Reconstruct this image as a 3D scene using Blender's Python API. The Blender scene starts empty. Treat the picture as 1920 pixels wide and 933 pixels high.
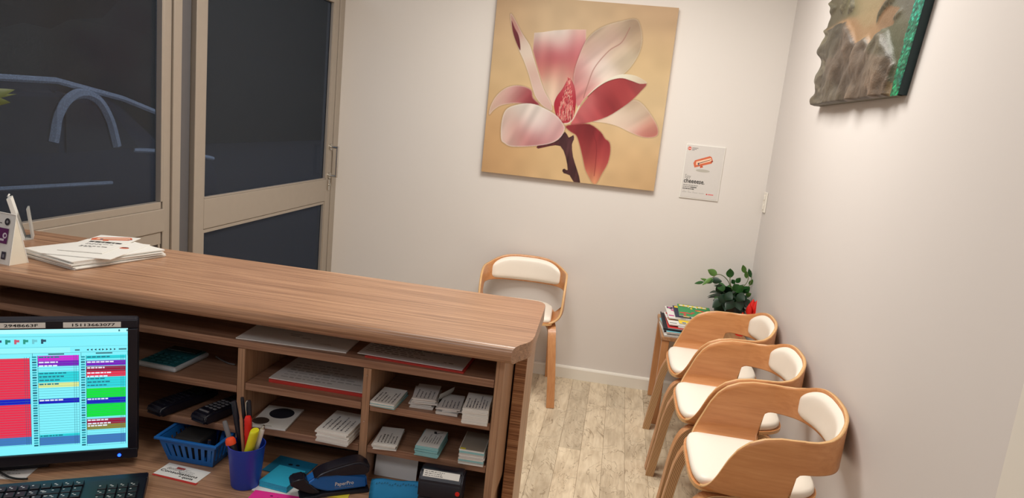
import bpy, bmesh, math, random
import numpy as np
from mathutils import Vector, Matrix, noise

PI = math.pi
random.seed(7)
SC = bpy.context.scene
COL = SC.collection

# ------------------------------------------------------------------ camera
CAM = np.array([-0.8272, -4.1854, 1.5555])
YAW, PITCH, ROLL, FPX = -0.143, -0.184, 0.1026, 1306.8


def cam_axes():
    f = np.array([math.sin(YAW) * math.cos(PITCH), math.cos(YAW) * math.cos(PITCH), math.sin(PITCH)])
    r = np.array([math.cos(YAW), -math.sin(YAW), 0.0])
    u = np.cross(r, f)
    c, s = math.cos(ROLL), math.sin(ROLL)
    return c * r + s * u, -s * r + c * u, f


AX = cam_axes()
cd = bpy.data.cameras.new('camera')
cam = bpy.data.objects.new('camera', cd)
COL.objects.link(cam)
M = Matrix.Identity(4)
for i in range(3):
    M[i][0], M[i][1], M[i][2], M[i][3] = AX[0][i], AX[1][i], -AX[2][i], CAM[i]
cam.matrix_world = M
cd.sensor_fit = 'HORIZONTAL'
cd.sensor_width = 36.0
cd.lens = FPX * 36.0 / 1920.0
cd.clip_start = 0.05
SC.camera = cam

# ------------------------------------------------------------------ world, lights, exposure
w = bpy.data.worlds.new('dusk')
SC.world = w
w.use_nodes = True
w.node_tree.nodes['Background'].inputs[0].default_value = (0.30, 0.35, 0.43, 1)
w.node_tree.nodes['Background'].inputs[1].default_value = 3.0


def area(name, loc, size, sy, power, color):
    l = bpy.data.lights.new(name, 'AREA')
    l.shape = 'RECTANGLE'
    l.size, l.size_y, l.energy, l.color = size, sy, power, color
    o = bpy.data.objects.new(name, l)
    o.location = loc
    COL.objects.link(o)
    return o


area('ceiling_panel_waiting', (-1.0, -1.35, 2.66), 1.0, 0.8, 36, (1.0, 0.955, 0.885))
area('ceiling_panel_middle', (-1.35, -2.95, 2.66), 0.8, 0.6, 9, (1.0, 0.955, 0.89))
area('ceiling_panel_reception', (-1.6, -4.9, 2.66), 1.0, 0.6, 11, (0.93, 0.95, 1.0))

SC.view_settings.view_transform = 'Standard'
SC.view_settings.look = 'None'
SC.view_settings.gamma = 1.0
SC.view_settings.exposure = 0.35
SC.view_settings.use_curve_mapping = False


# ------------------------------------------------------------------ measuring helpers
def ray(u, v):
    return (u - 960) / FPX * AX[0] - (v - 466.5) / FPX * AX[1] + AX[2]


def at(u, v, ax, val):
    d = ray(u, v)
    i = 'xyz'.index(ax)
    return Vector(CAM + d * ((val - CAM[i]) / d[i]))


def at_plane(u, v, p0, n):
    d = ray(u, v)
    n = np.array(n)
    return Vector(CAM + d * (np.dot(np.array(p0) - CAM, n) / np.dot(d, n)))


def project(P):
    q = P - CAM
    z = q @ AX[2]
    return 960 + FPX * (q @ AX[0]) / z, 466.5 - FPX * (q @ AX[1]) / z


# ------------------------------------------------------------------ materials
def lin(c):
    return tuple(((x / 255) / 12.92 if x <= 10 else ((x / 255 + 0.055) / 1.055) ** 2.4) for x in c)


def base_mat(name):
    m = bpy.data.materials.new(name)
    m.use_nodes = True
    nt = m.node_tree
    return m, nt, nt.nodes['Principled BSDF']


def mat(name, rgb, rough=0.5, metal=0.0, noise_amt=0.06, nscale=40.0, bump=0.0, emit=0.0, spec=0.5):
    m, nt, b = base_mat(name)
    c = lin(rgb)
    b.inputs['Roughness'].default_value = rough
    b.inputs['Metallic'].default_value = metal
    b.inputs['Specular IOR Level'].default_value = spec
    tc = nt.nodes.new('ShaderNodeTexCoord')
    n = nt.nodes.new('ShaderNodeTexNoise')
    n.inputs['Scale'].default_value = nscale
    n.inputs['Detail'].default_value = 4
    nt.links.new(tc.outputs['Object'], n.inputs['Vector'])
    r = nt.nodes.new('ShaderNodeValToRGB')
    r.color_ramp.elements[0].color = tuple(x * (1 - noise_amt) for x in c) + (1,)
    r.color_ramp.elements[1].color = tuple(min(1, x * (1 + noise_amt)) for x in c) + (1,)
    nt.links.new(n.outputs['Fac'], r.inputs['Fac'])
    nt.links.new(r.outputs['Color'], b.inputs['Base Color'])
    if emit:
        nt.links.new(r.outputs['Color'], b.inputs['Emission Color'])
        b.inputs['Emission Strength'].default_value = emit
    if bump:
        bp = nt.nodes.new('ShaderNodeBump')
        bp.inputs['Strength'].default_value = bump
        bp.inputs['Distance'].default_value = 0.002
        nt.links.new(n.outputs['Fac'], bp.inputs['Height'])
        nt.links.new(bp.outputs['Normal'], b.inputs['Normal'])
    return m


def wood(name, axis, dark, mid, light, fine=160.0, rough=0.38, wob=0.02, contrast=(0.3, 0.5, 0.72), world=False, bump=0.05):
    """laminate with fine streaks running along one axis"""
    m, nt, b = base_mat(name)
    b.inputs['Roughness'].default_value = rough
    L = nt.links.new
    tc = nt.nodes.new('ShaderNodeTexCoord')
    if world:
        g = nt.nodes.new('ShaderNodeNewGeometry')
        src = g.outputs['Position']
    else:
        src = tc.outputs['Object']
    def streak(sc, det, seed):
        mp = nt.nodes.new('ShaderNodeMapping')
        s = [sc, sc, sc]
        s[axis] = sc * wob
        mp.inputs['Scale'].default_value = s
        mp.inputs['Location'].default_value = (seed, seed * 1.7, seed * 0.3)
        L(src, mp.inputs['Vector'])
        n = nt.nodes.new('ShaderNodeTexNoise')
        n.inputs['Scale'].default_value = 1.0
        n.inputs['Detail'].default_value = det
        n.inputs['Roughness'].default_value = 0.6
        L(mp.outputs['Vector'], n.inputs['Vector'])
        return n.outputs['Fac']
    a = streak(fine, 3, 1.3)
    c = streak(fine * 0.22, 4, 5.1)
    mx = nt.nodes.new('ShaderNodeMath')
    mx.operation = 'ADD'
    h1 = nt.nodes.new('ShaderNodeMath'); h1.operation = 'MULTIPLY'; h1.inputs[1].default_value = 0.6
    h2 = nt.nodes.new('ShaderNodeMath'); h2.operation = 'MULTIPLY'; h2.inputs[1].default_value = 0.4
    L(a, h1.inputs[0]); L(c, h2.inputs[0]); L(h1.outputs[0], mx.inputs[0]); L(h2.outputs[0], mx.inputs[1])
    r = nt.nodes.new('ShaderNodeValToRGB')
    e = r.color_ramp.elements
    e[0].position, e[0].color = contrast[0], lin(dark) + (1,)
    e[1].position, e[1].color = contrast[2], lin(light) + (1,)
    x = e.new(contrast[1]); x.color = lin(mid) + (1,)
    L(mx.outputs[0], r.inputs['Fac'])
    L(r.outputs['Color'], b.inputs['Base Color'])
    bp = nt.nodes.new('ShaderNodeBump')
    bp.inputs['Strength'].default_value = bump
    bp.inputs['Distance'].default_value = 0.001
    L(mx.outputs[0], bp.inputs['Height']); L(bp.outputs['Normal'], b.inputs['Normal'])
    return m


def vcol_mat(name, rough=0.5, emit=0.0, bump=0.0, spec=0.4, fine=0.0):
    m, nt, b = base_mat(name)
    L = nt.links.new
    a = nt.nodes.new('ShaderNodeVertexColor')
    a.layer_name = 'col'
    b.inputs['Roughness'].default_value = rough
    b.inputs['Specular IOR Level'].default_value = spec
    if emit:
        b.inputs['Base Color'].default_value = (0.01, 0.01, 0.012, 1)
        L(a.outputs['Color'], b.inputs['Emission Color'])
        b.inputs['Emission Strength'].default_value = emit
    else:
        L(a.outputs['Color'], b.inputs['Base Color'])
    if bump:
        n = nt.nodes.new('ShaderNodeTexNoise')
        n.inputs['Scale'].default_value = fine or 300
        tc = nt.nodes.new('ShaderNodeTexCoord')
        L(tc.outputs['Object'], n.inputs['Vector'])
        bp = nt.nodes.new('ShaderNodeBump')
        bp.inputs['Strength'].default_value = bump
        bp.inputs['Distance'].default_value = 0.002
        L(n.outputs['Fac'], bp.inputs['Height']); L(bp.outputs['Normal'], b.inputs['Normal'])
    return m


def ply_edge(name, n_ply=6.0, lt=(232, 192, 142), dk=(126, 84, 52)):
    """edge of bent plywood: layer lines across the thickness (uv x)"""
    m, nt, b = base_mat(name)
    L = nt.links.new
    b.inputs['Roughness'].default_value = 0.45
    uv = nt.nodes.new('ShaderNodeUVMap')
    sx = nt.nodes.new('ShaderNodeSeparateXYZ')
    L(uv.outputs['UV'], sx.inputs[0])
    mu = nt.nodes.new('ShaderNodeMath'); mu.operation = 'MULTIPLY'; mu.inputs[1].default_value = n_ply
    fr = nt.nodes.new('ShaderNodeMath'); fr.operation = 'PINGPONG'; fr.inputs[1].default_value = 0.5
    L(sx.outputs['X'], mu.inputs[0]); L(mu.outputs[0], fr.inputs[0])
    r = nt.nodes.new('ShaderNodeValToRGB')
    e = r.color_ramp.elements
    e[0].position, e[0].color = 0.08, lin(dk) + (1,)
    e[1].position, e[1].color = 0.42, lin(lt) + (1,)
    L(fr.outputs[0], r.inputs['Fac']); L(r.outputs['Color'], b.inputs['Base Color'])
    return m


MT = {}
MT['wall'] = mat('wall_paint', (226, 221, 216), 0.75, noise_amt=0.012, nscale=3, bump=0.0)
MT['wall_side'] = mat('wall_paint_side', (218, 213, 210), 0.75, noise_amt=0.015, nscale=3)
MT['ceiling'] = mat('ceiling_paint', (235, 233, 228), 0.8, noise_amt=0.01, nscale=5)
MT['trim'] = mat('gloss_trim', (238, 234, 224), 0.35, noise_amt=0.01, nscale=8)
MT['counter'] = wood('counter_laminate', 0, (132, 98, 74), (172, 131, 102), (198, 156, 122), fine=420, rough=0.3, wob=0.012, contrast=(0.36, 0.5, 0.64))
MT['counter_v'] = wood('upright_laminate', 2, (140, 104, 78), (178, 138, 108), (200, 160, 126), fine=320, rough=0.35, contrast=(0.34, 0.5, 0.66))
MT['zebra'] = wood('crossgrain_edge', 0, (112, 72, 48), (160, 110, 76), (206, 158, 116), fine=420, rough=0.4, contrast=(0.38, 0.48, 0.62))
MT['shelfwood'] = wood('shelf_laminate', 0, (124, 88, 68), (156, 116, 92), (180, 140, 112), fine=320, rough=0.4, contrast=(0.34, 0.5, 0.66))
MT['chair'] = wood('beech_veneer', 1, (192, 128, 78), (206, 143, 91), (217, 157, 105), fine=70, rough=0.33, wob=0.08, contrast=(0.3, 0.5, 0.7))
MT['chair_leg'] = wood('beech_leg_face', 2, (186, 126, 80), (200, 142, 94), (214, 158, 108), fine=110, rough=0.35, wob=0.05)
MT['ply'] = ply_edge('plywood_edge')
MT['rim'] = mat('plywood_rim', (222, 178, 124), 0.4, noise_amt=0.12, nscale=120)
MT['vinyl'] = mat('white_vinyl', (246, 240, 228), 0.42, noise_amt=0.01, nscale=60)
MT['alu'] = mat('anodised_aluminium', (168, 158, 146), 0.42, metal=0.35, noise_amt=0.04, nscale=25)
MT['alu_dark'] = mat('dark_recess_metal', (98, 97, 100), 0.5, metal=0.3, noise_amt=0.04, nscale=25)
MT['chrome'] = mat('chrome', (200, 198, 192), 0.2, metal=1.0, noise_amt=0.02)
MT['rubber'] = mat('black_rubber', (22, 22, 24), 0.7, noise_amt=0.1)
MT['black'] = mat('black_plastic_glare_tint', (20, 21, 34), 0.35, noise_amt=0.08)  # blue tint in the black stands in for glare from the screen
MT['black_matt'] = mat('black_matt_glare_tint', (24, 25, 36), 0.6, noise_amt=0.08)  # same bluish glare put into the matt plastic's colour
MT['key'] = mat('key_plastic', (26, 27, 34), 0.45, noise_amt=0.08)
MT['grey'] = mat('grey_plastic', (120, 120, 124), 0.4)
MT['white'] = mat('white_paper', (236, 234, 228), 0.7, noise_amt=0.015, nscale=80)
MT['paper_grey'] = mat('off_white_paper', (216, 212, 208), 0.7, noise_amt=0.02, nscale=80)  # slightly greyer paper than the white
MT['ink'] = mat('black_ink', (30, 28, 30), 0.7)
MT['ink_grey'] = mat('grey_ink', (150, 148, 146), 0.7)
MT['ink_white'] = mat('white_print', (214, 214, 214), 0.6)
MT['red'] = mat('red_card', (190, 52, 44), 0.6)
MT['redpl'] = mat('red_plastic', (226, 38, 30), 0.35)
MT['blue'] = mat('blue_plastic', (24, 62, 178), 0.42)
MT['blue_mid'] = mat('mid_blue_plastic', (22, 100, 178), 0.42)
MT['teal'] = mat('turquoise_paper', (40, 176, 212), 0.65)
MT['teal_edge'] = mat('pale_teal_card', (150, 204, 208), 0.65)
MT['teal_dk'] = mat('blue_paper', (26, 128, 172), 0.65)
MT['azure'] = mat('azure_note', (52, 178, 238), 0.6)
MT['pink'] = mat('pink_paper', (240, 44, 150), 0.6)
MT['yellow'] = mat('yellow_plastic', (226, 222, 38), 0.4)
MT['yellowpap'] = mat('yellow_paper', (220, 204, 60), 0.6)
MT['orange'] = mat('orange_plastic', (250, 84, 42), 0.4)
MT['pencil'] = mat('bare_wood_pencil', (178, 128, 96), 0.5)
MT['purple'] = mat('purple_print', (98, 36, 92), 0.6)
MT['leaf'] = mat('leaf_green', (44, 94, 42), 0.4, noise_amt=0.35, nscale=30)
MT['leaf_olive'] = mat('leaf_olive', (78, 88, 44), 0.5, noise_amt=0.3, nscale=30)
MT['leaf_lt'] = mat('leaf_light_green', (92, 134, 62), 0.4, noise_amt=0.3, nscale=30)
MT['leaf_dk'] = mat('leaf_dark_green', (24, 54, 36), 0.35, noise_amt=0.3, nscale=30)
MT['pot'] = mat('dark_green_pot', (26, 40, 34), 0.35)
MT['stem'] = mat('plant_stem', (92, 104, 52), 0.5)
MT['screen_dark'] = mat('lcd_dark', (30, 44, 46), 0.2)
MT['calc'] = mat('teal_calculator', (30, 96, 104), 0.4)
MT['tablewood'] = wood('side_table_wood', 1, (140, 98, 66), (172, 128, 90), (196, 152, 112), fine=120, rough=0.4)
MT['carpaint'] = mat('dark_car_paint', (44, 52, 66), 0.25, metal=0.3)
MT['carglass'] = mat('car_glass', (10, 12, 16), 0.1)
MT['asphalt'] = mat('asphalt', (60, 62, 66), 0.9, noise_amt=0.3, nscale=60)
MT['treedark'] = mat('dusk_foliage', (30, 44, 30), 0.8, noise_amt=0.4, nscale=8)


def floor_mat():
    m, nt, b = base_mat('oak_plank')
    L = nt.links.new
    b.inputs['Roughness'].default_value = 0.42
    g = nt.nodes.new('ShaderNodeNewGeometry')
    oi = nt.nodes.new('ShaderNodeObjectInfo')
    off = nt.nodes.new('ShaderNodeVectorMath'); off.operation = 'SCALE'
    off.inputs[0].default_value = (37.0, 91.0, 13.0)
    L(oi.outputs['Random'], off.inputs['Scale'])
    ad = nt.nodes.new('ShaderNodeVectorMath'); ad.operation = 'ADD'
    L(g.outputs['Position'], ad.inputs[0]); L(off.outputs[0], ad.inputs[1])
    def nz(sx, sy, det, rough=0.6, dist=0.0):
        mp = nt.nodes.new('ShaderNodeMapping')
        mp.inputs['Scale'].default_value = (sx, sy, 1)
        L(ad.outputs[0], mp.inputs['Vector'])
        n = nt.nodes.new('ShaderNodeTexNoise')
        n.inputs['Scale'].default_value = 1
        n.inputs['Detail'].default_value = det
        n.inputs['Roughness'].default_value = rough
        n.inputs['Distortion'].default_value = dist
        L(mp.outputs[0], n.inputs['Vector'])
        return n.outputs['Fac']
    grain = nz(70, 9, 5)
    blotch = nz(9, 3.2, 4, 0.55, 0.8)
    crack = nz(5, 2.6, 3, 0.55, 2.6)
    r = nt.nodes.new('ShaderNodeValToRGB')
    e = r.color_ramp.elements
    e[0].position, e[0].color = 0.32, lin((212, 193, 164)) + (1,)
    e[1].position, e[1].color = 0.62, lin((232, 216, 188)) + (1,)
    L(grain, r.inputs['Fac'])
    r2 = nt.nodes.new('ShaderNodeValToRGB')
    e = r2.color_ramp.elements
    e[0].position, e[0].color = 0.36, (0.60, 0.56, 0.52, 1)
    e[1].position, e[1].color = 0.55, (1, 1, 1, 1)
    L(blotch, r2.inputs['Fac'])
    mx = nt.nodes.new('ShaderNodeMixRGB'); mx.blend_type = 'MULTIPLY'; mx.inputs[0].default_value = 0.55
    L(r.outputs[0], mx.inputs[1]); L(r2.outputs[0], mx.inputs[2])
    r3 = nt.nodes.new('ShaderNodeValToRGB')       # thin crooked cracks and knots
    e = r3.color_ramp.elements
    e[0].position, e[0].color = 0.488, (1, 1, 1, 1)
    e[1].position, e[1].color = 0.512, (1, 1, 1, 1)
    k = e.new(0.5); k.color = (0.36, 0.29, 0.23, 1)
    L(crack, r3.inputs['Fac'])
    mx2 = nt.nodes.new('ShaderNodeMixRGB'); mx2.blend_type = 'MULTIPLY'; mx2.inputs[0].default_value = 0.7
    L(mx.outputs[0], mx2.inputs[1]); L(r3.outputs[0], mx2.inputs[2])
    mr = nt.nodes.new('ShaderNodeMapRange')
    mr.inputs['To Min'].default_value = 0.80; mr.inputs['To Max'].default_value = 1.08
    L(oi.outputs['Random'], mr.inputs['Value'])
    sc = nt.nodes.new('ShaderNodeVectorMath'); sc.operation = 'SCALE'
    L(mx2.outputs[0], sc.inputs[0]); L(mr.outputs[0], sc.inputs['Scale'])
    L(sc.outputs[0], b.inputs['Base Color'])
    bp = nt.nodes.new('ShaderNodeBump'); bp.inputs['Strength'].default_value = 0.08; bp.inputs['Distance'].default_value = 0.001
    L(grain, bp.inputs['Height']); L(bp.outputs['Normal'], b.inputs['Normal'])
    return m


MT['floor'] = floor_mat()


def pane_mat():
    """dark woven film on glass: mostly absorbing, a little see-through"""
    m = bpy.data.materials.new('tinted_film_glass')
    m.use_nodes = True
    nt = m.node_tree
    nt.nodes.clear()
    L = nt.links.new
    out = nt.nodes.new('ShaderNodeOutputMaterial')
    tr = nt.nodes.new('ShaderNodeBsdfTransparent'); tr.inputs[0].default_value = (0.48, 0.51, 0.56, 1)
    df = nt.nodes.new('ShaderNodeBsdfDiffuse'); df.inputs[0].default_value = (0.050, 0.056, 0.068, 1)
    gl = nt.nodes.new('ShaderNodeBsdfGlossy'); gl.inputs['Roughness'].default_value = 0.12
    tc = nt.nodes.new('ShaderNodeTexCoord')
    n = nt.nodes.new('ShaderNodeTexNoise'); n.inputs['Scale'].default_value = 260; n.inputs['Detail'].default_value = 2
    L(tc.outputs['Object'], n.inputs['Vector'])
    mr = nt.nodes.new('ShaderNodeMapRange')
    mr.inputs['From Min'].default_value = 0.3; mr.inputs['From Max'].default_value = 0.7
    mr.inputs['To Min'].default_value = 0.25; mr.inputs['To Max'].default_value = 0.55
    L(n.outputs['Fac'], mr.inputs['Value'])
    m1 = nt.nodes.new('ShaderNodeMixShader'); m2 = nt.nodes.new('ShaderNodeMixShader')
    L(mr.outputs[0], m1.inputs[0]); L(tr.outputs[0], m1.inputs[1]); L(df.outputs[0], m1.inputs[2])
    m2.inputs[0].default_value = 0.018
    L(m1.outputs[0], m2.inputs[1]); L(gl.outputs[0], m2.inputs[2])
    L(m2.outputs[0], out.inputs[0])
    return m


MT['pane'] = pane_mat()


def clear_mat():
    m = bpy.data.materials.new('clear_acrylic')
    m.use_nodes = True
    nt = m.node_tree
    nt.nodes.clear()
    out = nt.nodes.new('ShaderNodeOutputMaterial')
    tr = nt.nodes.new('ShaderNodeBsdfTransparent'); tr.inputs[0].default_value = (0.96, 0.97, 0.97, 1)
    gl = nt.nodes.new('ShaderNodeBsdfGlossy'); gl.inputs['Roughness'].default_value = 0.08
    mx = nt.nodes.new('ShaderNodeMixShader'); mx.inputs[0].default_value = 0.07
    nt.links.new(tr.outputs[0], mx.inputs[1]); nt.links.new(gl.outputs[0], mx.inputs[2]); nt.links.new(mx.outputs[0], out.inputs[0])
    return m


MT['clear'] = clear_mat()
MT['print'] = vcol_mat('flat_print', 0.6)
MT['screen'] = vcol_mat('lit_screen', 0.3, emit=0.80)
MT['paint'] = vcol_mat('painted_canvas', 0.6, bump=0.05, spec=0.25)
MT['relief'] = vcol_mat('painted_relief', 0.5, bump=0.6, fine=160, spec=0.5)


# ------------------------------------------------------------------ object helpers
def root_m(o):
    m = Matrix.Identity(4)
    while o is not None:
        m = o.matrix_basis @ m
        o = o.parent
    return m


def tag(o, label=None, cat=None, group=None, kind=None):
    if label: o['label'] = label
    if cat: o['category'] = cat
    if group: o['group'] = group
    if kind: o['kind'] = kind
    return o


def thing(name, label, cat, loc=(0, 0, 0), rz=0.0, group=None):
    o = bpy.data.objects.new(name, None)
    o.empty_display_size = 0.05
    COL.objects.link(o)
    o.location = loc
    o.rotation_euler = (0, 0, rz)
    return tag(o, label, cat, group)


def obj(name, bm, mats, parent=None, world=False, smooth=False, kind=None, label=None):
    if not isinstance(mats, (list, tuple)):
        mats = [mats]
    me = bpy.data.meshes.new(name)
    if world and parent is not None:
        bm.transform(root_m(parent).inverted())
    bm.to_mesh(me)
    bm.free()
    for m in mats:
        me.materials.append(MT[m] if isinstance(m, str) else m)
    if smooth:
        for p in me.polygons:
            p.use_smooth = True
        if smooth != 'all':
            try:
                me.set_sharp_from_angle(angle=math.radians(40))
            except Exception:
                pass
    o = bpy.data.objects.new(name, me)
    COL.objects.link(o)
    if parent is not None:
        o.parent = parent
    if kind: o['kind'] = kind
    if label: o['label'] = label
    return o


def tmesh(name, bm, mats, label, cat, loc, rz=0.0, group=None, smooth=False):
    """a top-level thing that is one mesh, modelled around its own base"""
    o = obj(name, bm, mats, smooth=smooth)
    o.location = loc
    o.rotation_euler = (0, 0, rz)
    return tag(o, label, cat, group)


def dup(r, loc=None, rz=None, label=None, group=None):
    c = r.copy(); COL.objects.link(c)
    if loc is not None: c.location = loc
    if rz is not None: c.rotation_euler = (0, 0, rz)
    if label: c['label'] = label
    if group: c['group'] = group
    def rec(src, dst):
        for ch in list(src.children):
            k = ch.copy(); COL.objects.link(k); k.parent = dst
            rec(ch, k)
    rec(r, c)
    return c


def box(bm, x0, x1, y0, y1, z0, z1, mi=0, bev=0.0, seg=2):
    vs = [bm.verts.new(p) for p in ((x0, y0, z0), (x1, y0, z0), (x1, y1, z0), (x0, y1, z0), (x0, y0, z1), (x1, y0, z1), (x1, y1, z1), (x0, y1, z1))]
    fs = [bm.faces.new([vs[i] for i in f]) for f in ((0, 3, 2, 1), (4, 5, 6, 7), (0, 1, 5, 4), (1, 2, 6, 5), (2, 3, 7, 6), (3, 0, 4, 7))]
    for f in fs: f.material_index = mi
    if bev:
        es = list({e for f in fs for e in f.edges})
        r = bmesh.ops.bevel(bm, geom=es, offset=bev, segments=seg, affect='EDGES', profile=0.5)
        for f in r['faces']: f.material_index = mi
    return vs


def B(*a, **k):
    bm = bmesh.new()
    box(bm, *a, **k)
    return bm


def prism(bm, pts, z0, z1, mi=0, axis='z', mside=None):
    """extruded outline; pts counter-clockwise"""
    def v(p, h):
        if axis == 'z': return (p[0], p[1], h)
        if axis == 'y': return (p[0], h, p[1])
        return (h, p[0], p[1])
    a = [bm.verts.new(v(p, z0)) for p in pts]
    b = [bm.verts.new(v(p, z1)) for p in pts]
    n = len(pts)
    f = [bm.faces.new(list(reversed(a))), bm.faces.new(b)]
    for q in f: q.material_index = mi
    for i in range(n):
        g = bm.faces.new((a[i], a[(i + 1) % n], b[(i + 1) % n], b[i]))
        g.material_index = mi if mside is None else mside
    bmesh.ops.recalc_face_normals(bm, faces=bm.faces[:])


def cyl(bm, p0, p1, r0, r1=None, n=14, mi=0, cap=True):
    r1 = r0 if r1 is None else r1
    p0, p1 = Vector(p0), Vector(p1)
    d = (p1 - p0).normalized()
    u = d.orthogonal().normalized(); v = d.cross(u)
    a, b = [], []
    for i in range(n):
        t = 2 * PI * i / n
        k = u * math.cos(t) + v * math.sin(t)
        a.append(bm.verts.new(p0 + k * r0)); b.append(bm.verts.new(p1 + k * r1))
    for i in range(n):
        f = bm.faces.new((a[i], a[(i + 1) % n], b[(i + 1) % n], b[i])); f.material_index = mi
    if cap:
        f = bm.faces.new(list(reversed(a))); f.material_index = mi
        f = bm.faces.new(b); f.material_index = mi


def lathe(bm, prof, n=24, mi=0, c=(0, 0)):
    rings = []
    for r, z in prof:
        rings.append([bm.verts.new((c[0] + r * math.cos(2 * PI * i / n), c[1] + r * math.sin(2 * PI * i / n), z)) for i in range(n)])
    for a, b in zip(rings, rings[1:]):
        for i in range(n):
            f = bm.faces.new((a[i], a[(i + 1) % n], b[(i + 1) % n], b[i])); f.material_index = mi
    for rg in (rings[0], rings[-1]):
        f = bm.faces.new(rg); f.material_index = mi
    bmesh.ops.recalc_face_normals(bm, faces=bm.faces[:])


def tube(bm, pts, r, n=8, mi=0):
    pts = [Vector(p) for p in pts]
    rings = []
    for i, p in enumerate(pts):
        d = (pts[min(i + 1, len(pts) - 1)] - pts[max(i - 1, 0)]).normalized()
        u = d.cross(Vector((0.3, 0.2, 0.93))).normalized(); v = d.cross(u)
        rr = r[i] if isinstance(r, (list, tuple)) else r
        rings.append([bm.verts.new(p + (u * math.cos(2 * PI * k / n) + v * math.sin(2 * PI * k / n)) * rr) for k in range(n)])
    for a, b in zip(rings, rings[1:]):
        for k in range(n):
            f = bm.faces.new((a[k], a[(k + 1) % n], b[(k + 1) % n], b[k])); f.material_index = mi
    for rg in (rings[0], rings[-1]):
        f = bm.faces.new(rg); f.material_index = mi
    bmesh.ops.recalc_face_normals(bm, faces=bm.faces[:])


def spline(pts, n):
    """Catmull-Rom through pts, n samples per span"""
    P = [Vector(p) for p in pts]
    P = [P[0] * 2 - P[1]] + P + [P[-1] * 2 - P[-2]]
    out = []
    for i in range(1, len(P) - 2):
        for k in range(n):
            t = k / n
            out.append(0.5 * ((2 * P[i]) + (P[i + 1] - P[i - 1]) * t + (2 * P[i - 1] - 5 * P[i] + 4 * P[i + 1] - P[i + 2]) * t * t + (3 * P[i] - P[i - 1] - 3 * P[i + 1] + P[i + 2]) * t ** 3))
    out.append(P[-2].copy())
    return out


def lerp(x, tab):
    if x <= tab[0][0]: return tab[0][1]
    for (a, va), (b, vb) in zip(tab, tab[1:]):
        if x <= b: return va + (vb - va) * (x - a) / (b - a)
    return tab[-1][1]


def text_bm(s, height, bold=0.0, align='LEFT'):
    cu = bpy.data.curves.new('t', 'FONT')
    cu.body = s; cu.size = 1.0; cu.offset = bold; cu.resolution_u = 2
    cu.align_x = align
    o = bpy.data.objects.new('t', cu)
    COL.objects.link(o)
    dg = bpy.context.evaluated_depsgraph_get()
    me = bpy.data.meshes.new_from_object(o.evaluated_get(dg))
    bm = bmesh.new(); bm.from_mesh(me)
    bpy.data.meshes.remove(me)
    bpy.data.objects.remove(o); bpy.data.curves.remove(cu)
    bmesh.ops.scale(bm, vec=(height / 0.7, height / 0.7, 1), verts=bm.verts)
    return bm


def frame_m(o, xd, yd):
    x = Vector(xd).normalized(); y = Vector(yd); y = (y - x * y.dot(x)).normalized(); z = x.cross(y)
    m = Matrix.Identity(4)
    for i in range(3):
        m[i][0], m[i][1], m[i][2], m[i][3] = x[i], y[i], z[i], o[i]
    return m


def lettering(s, height, parent, origin, xd, yd, m='ink', bold=0.0, width=None, name='lettering', align='LEFT', label=None):
    """flat lettering laid on a surface; width stretches it to fit (world coordinates)"""
    bm = text_bm(s, height, bold, align)
    if width:
        xs = [v.co.x for v in bm.verts]
        k = width / (max(xs) - min(xs))
        bmesh.ops.scale(bm, vec=(k, 1, 1), verts=bm.verts)
    bm.transform(frame_m(origin, xd, yd))
    return obj(name, bm, m, parent, world=True, label=label)


def flat_print(name, polys, parent, M, mt='print', dz=0.0):
    """flat printed shapes: polys = [(points2d, rgb, layer)], M places the 2d plane in the world"""
    bm = bmesh.new()
    cl = bm.loops.layers.float_color.new('col')
    for pts, rgb, lay in polys:
        vs = [bm.verts.new((p[0], p[1], dz + lay * 0.00004)) for p in pts]
        f = bm.faces.new(vs)
        c = lin(rgb) + (1,)
        for l in f.loops: l[cl] = c
    bmesh.ops.recalc_face_normals(bm, faces=bm.faces[:])
    for f in bm.faces:
        if f.normal.z < 0: f.normal_flip()
    bm.transform(M)
    return obj(name, bm, mt, parent, world=True)


def rect(x0, y0, x1, y1):
    return [(x0, y0), (x1, y0), (x1, y1), (x0, y1)]


# ------------------------------------------------------------------ room shell
WL = -2.59      # plane of the glazed left wall
CH = 2.70


def struct(name, bm, m, parent=None, world=True):
    o = obj(name, bm, m, parent, world=world)
    if parent is None: o['kind'] = 'structure'
    return o


struct('wall_back', B(-2.63, 0.12, 0.0, 0.12, -0.05, CH), 'wall')
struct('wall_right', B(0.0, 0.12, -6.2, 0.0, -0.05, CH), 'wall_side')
struct('wall_front', B(-2.75, 0.12, -6.32, -6.2, -0.05, CH), 'wall')
struct('wall_left', B(-2.75, -2.59, -6.2, -3.32, -0.05, CH), 'wall')
bm = B(-2.75, -2.59, -3.32, 0.0, 2.30, CH)
struct('wall_left_header', bm, 'wall')
struct('ceiling', B(-2.75, 0.12, -6.32, 0.12, CH, CH + 0.1), 'ceiling')
fl = struct('floor', B(-2.75, 0.12, -6.32, 0.12, -0.06, -0.012), 'tablewood')

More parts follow.
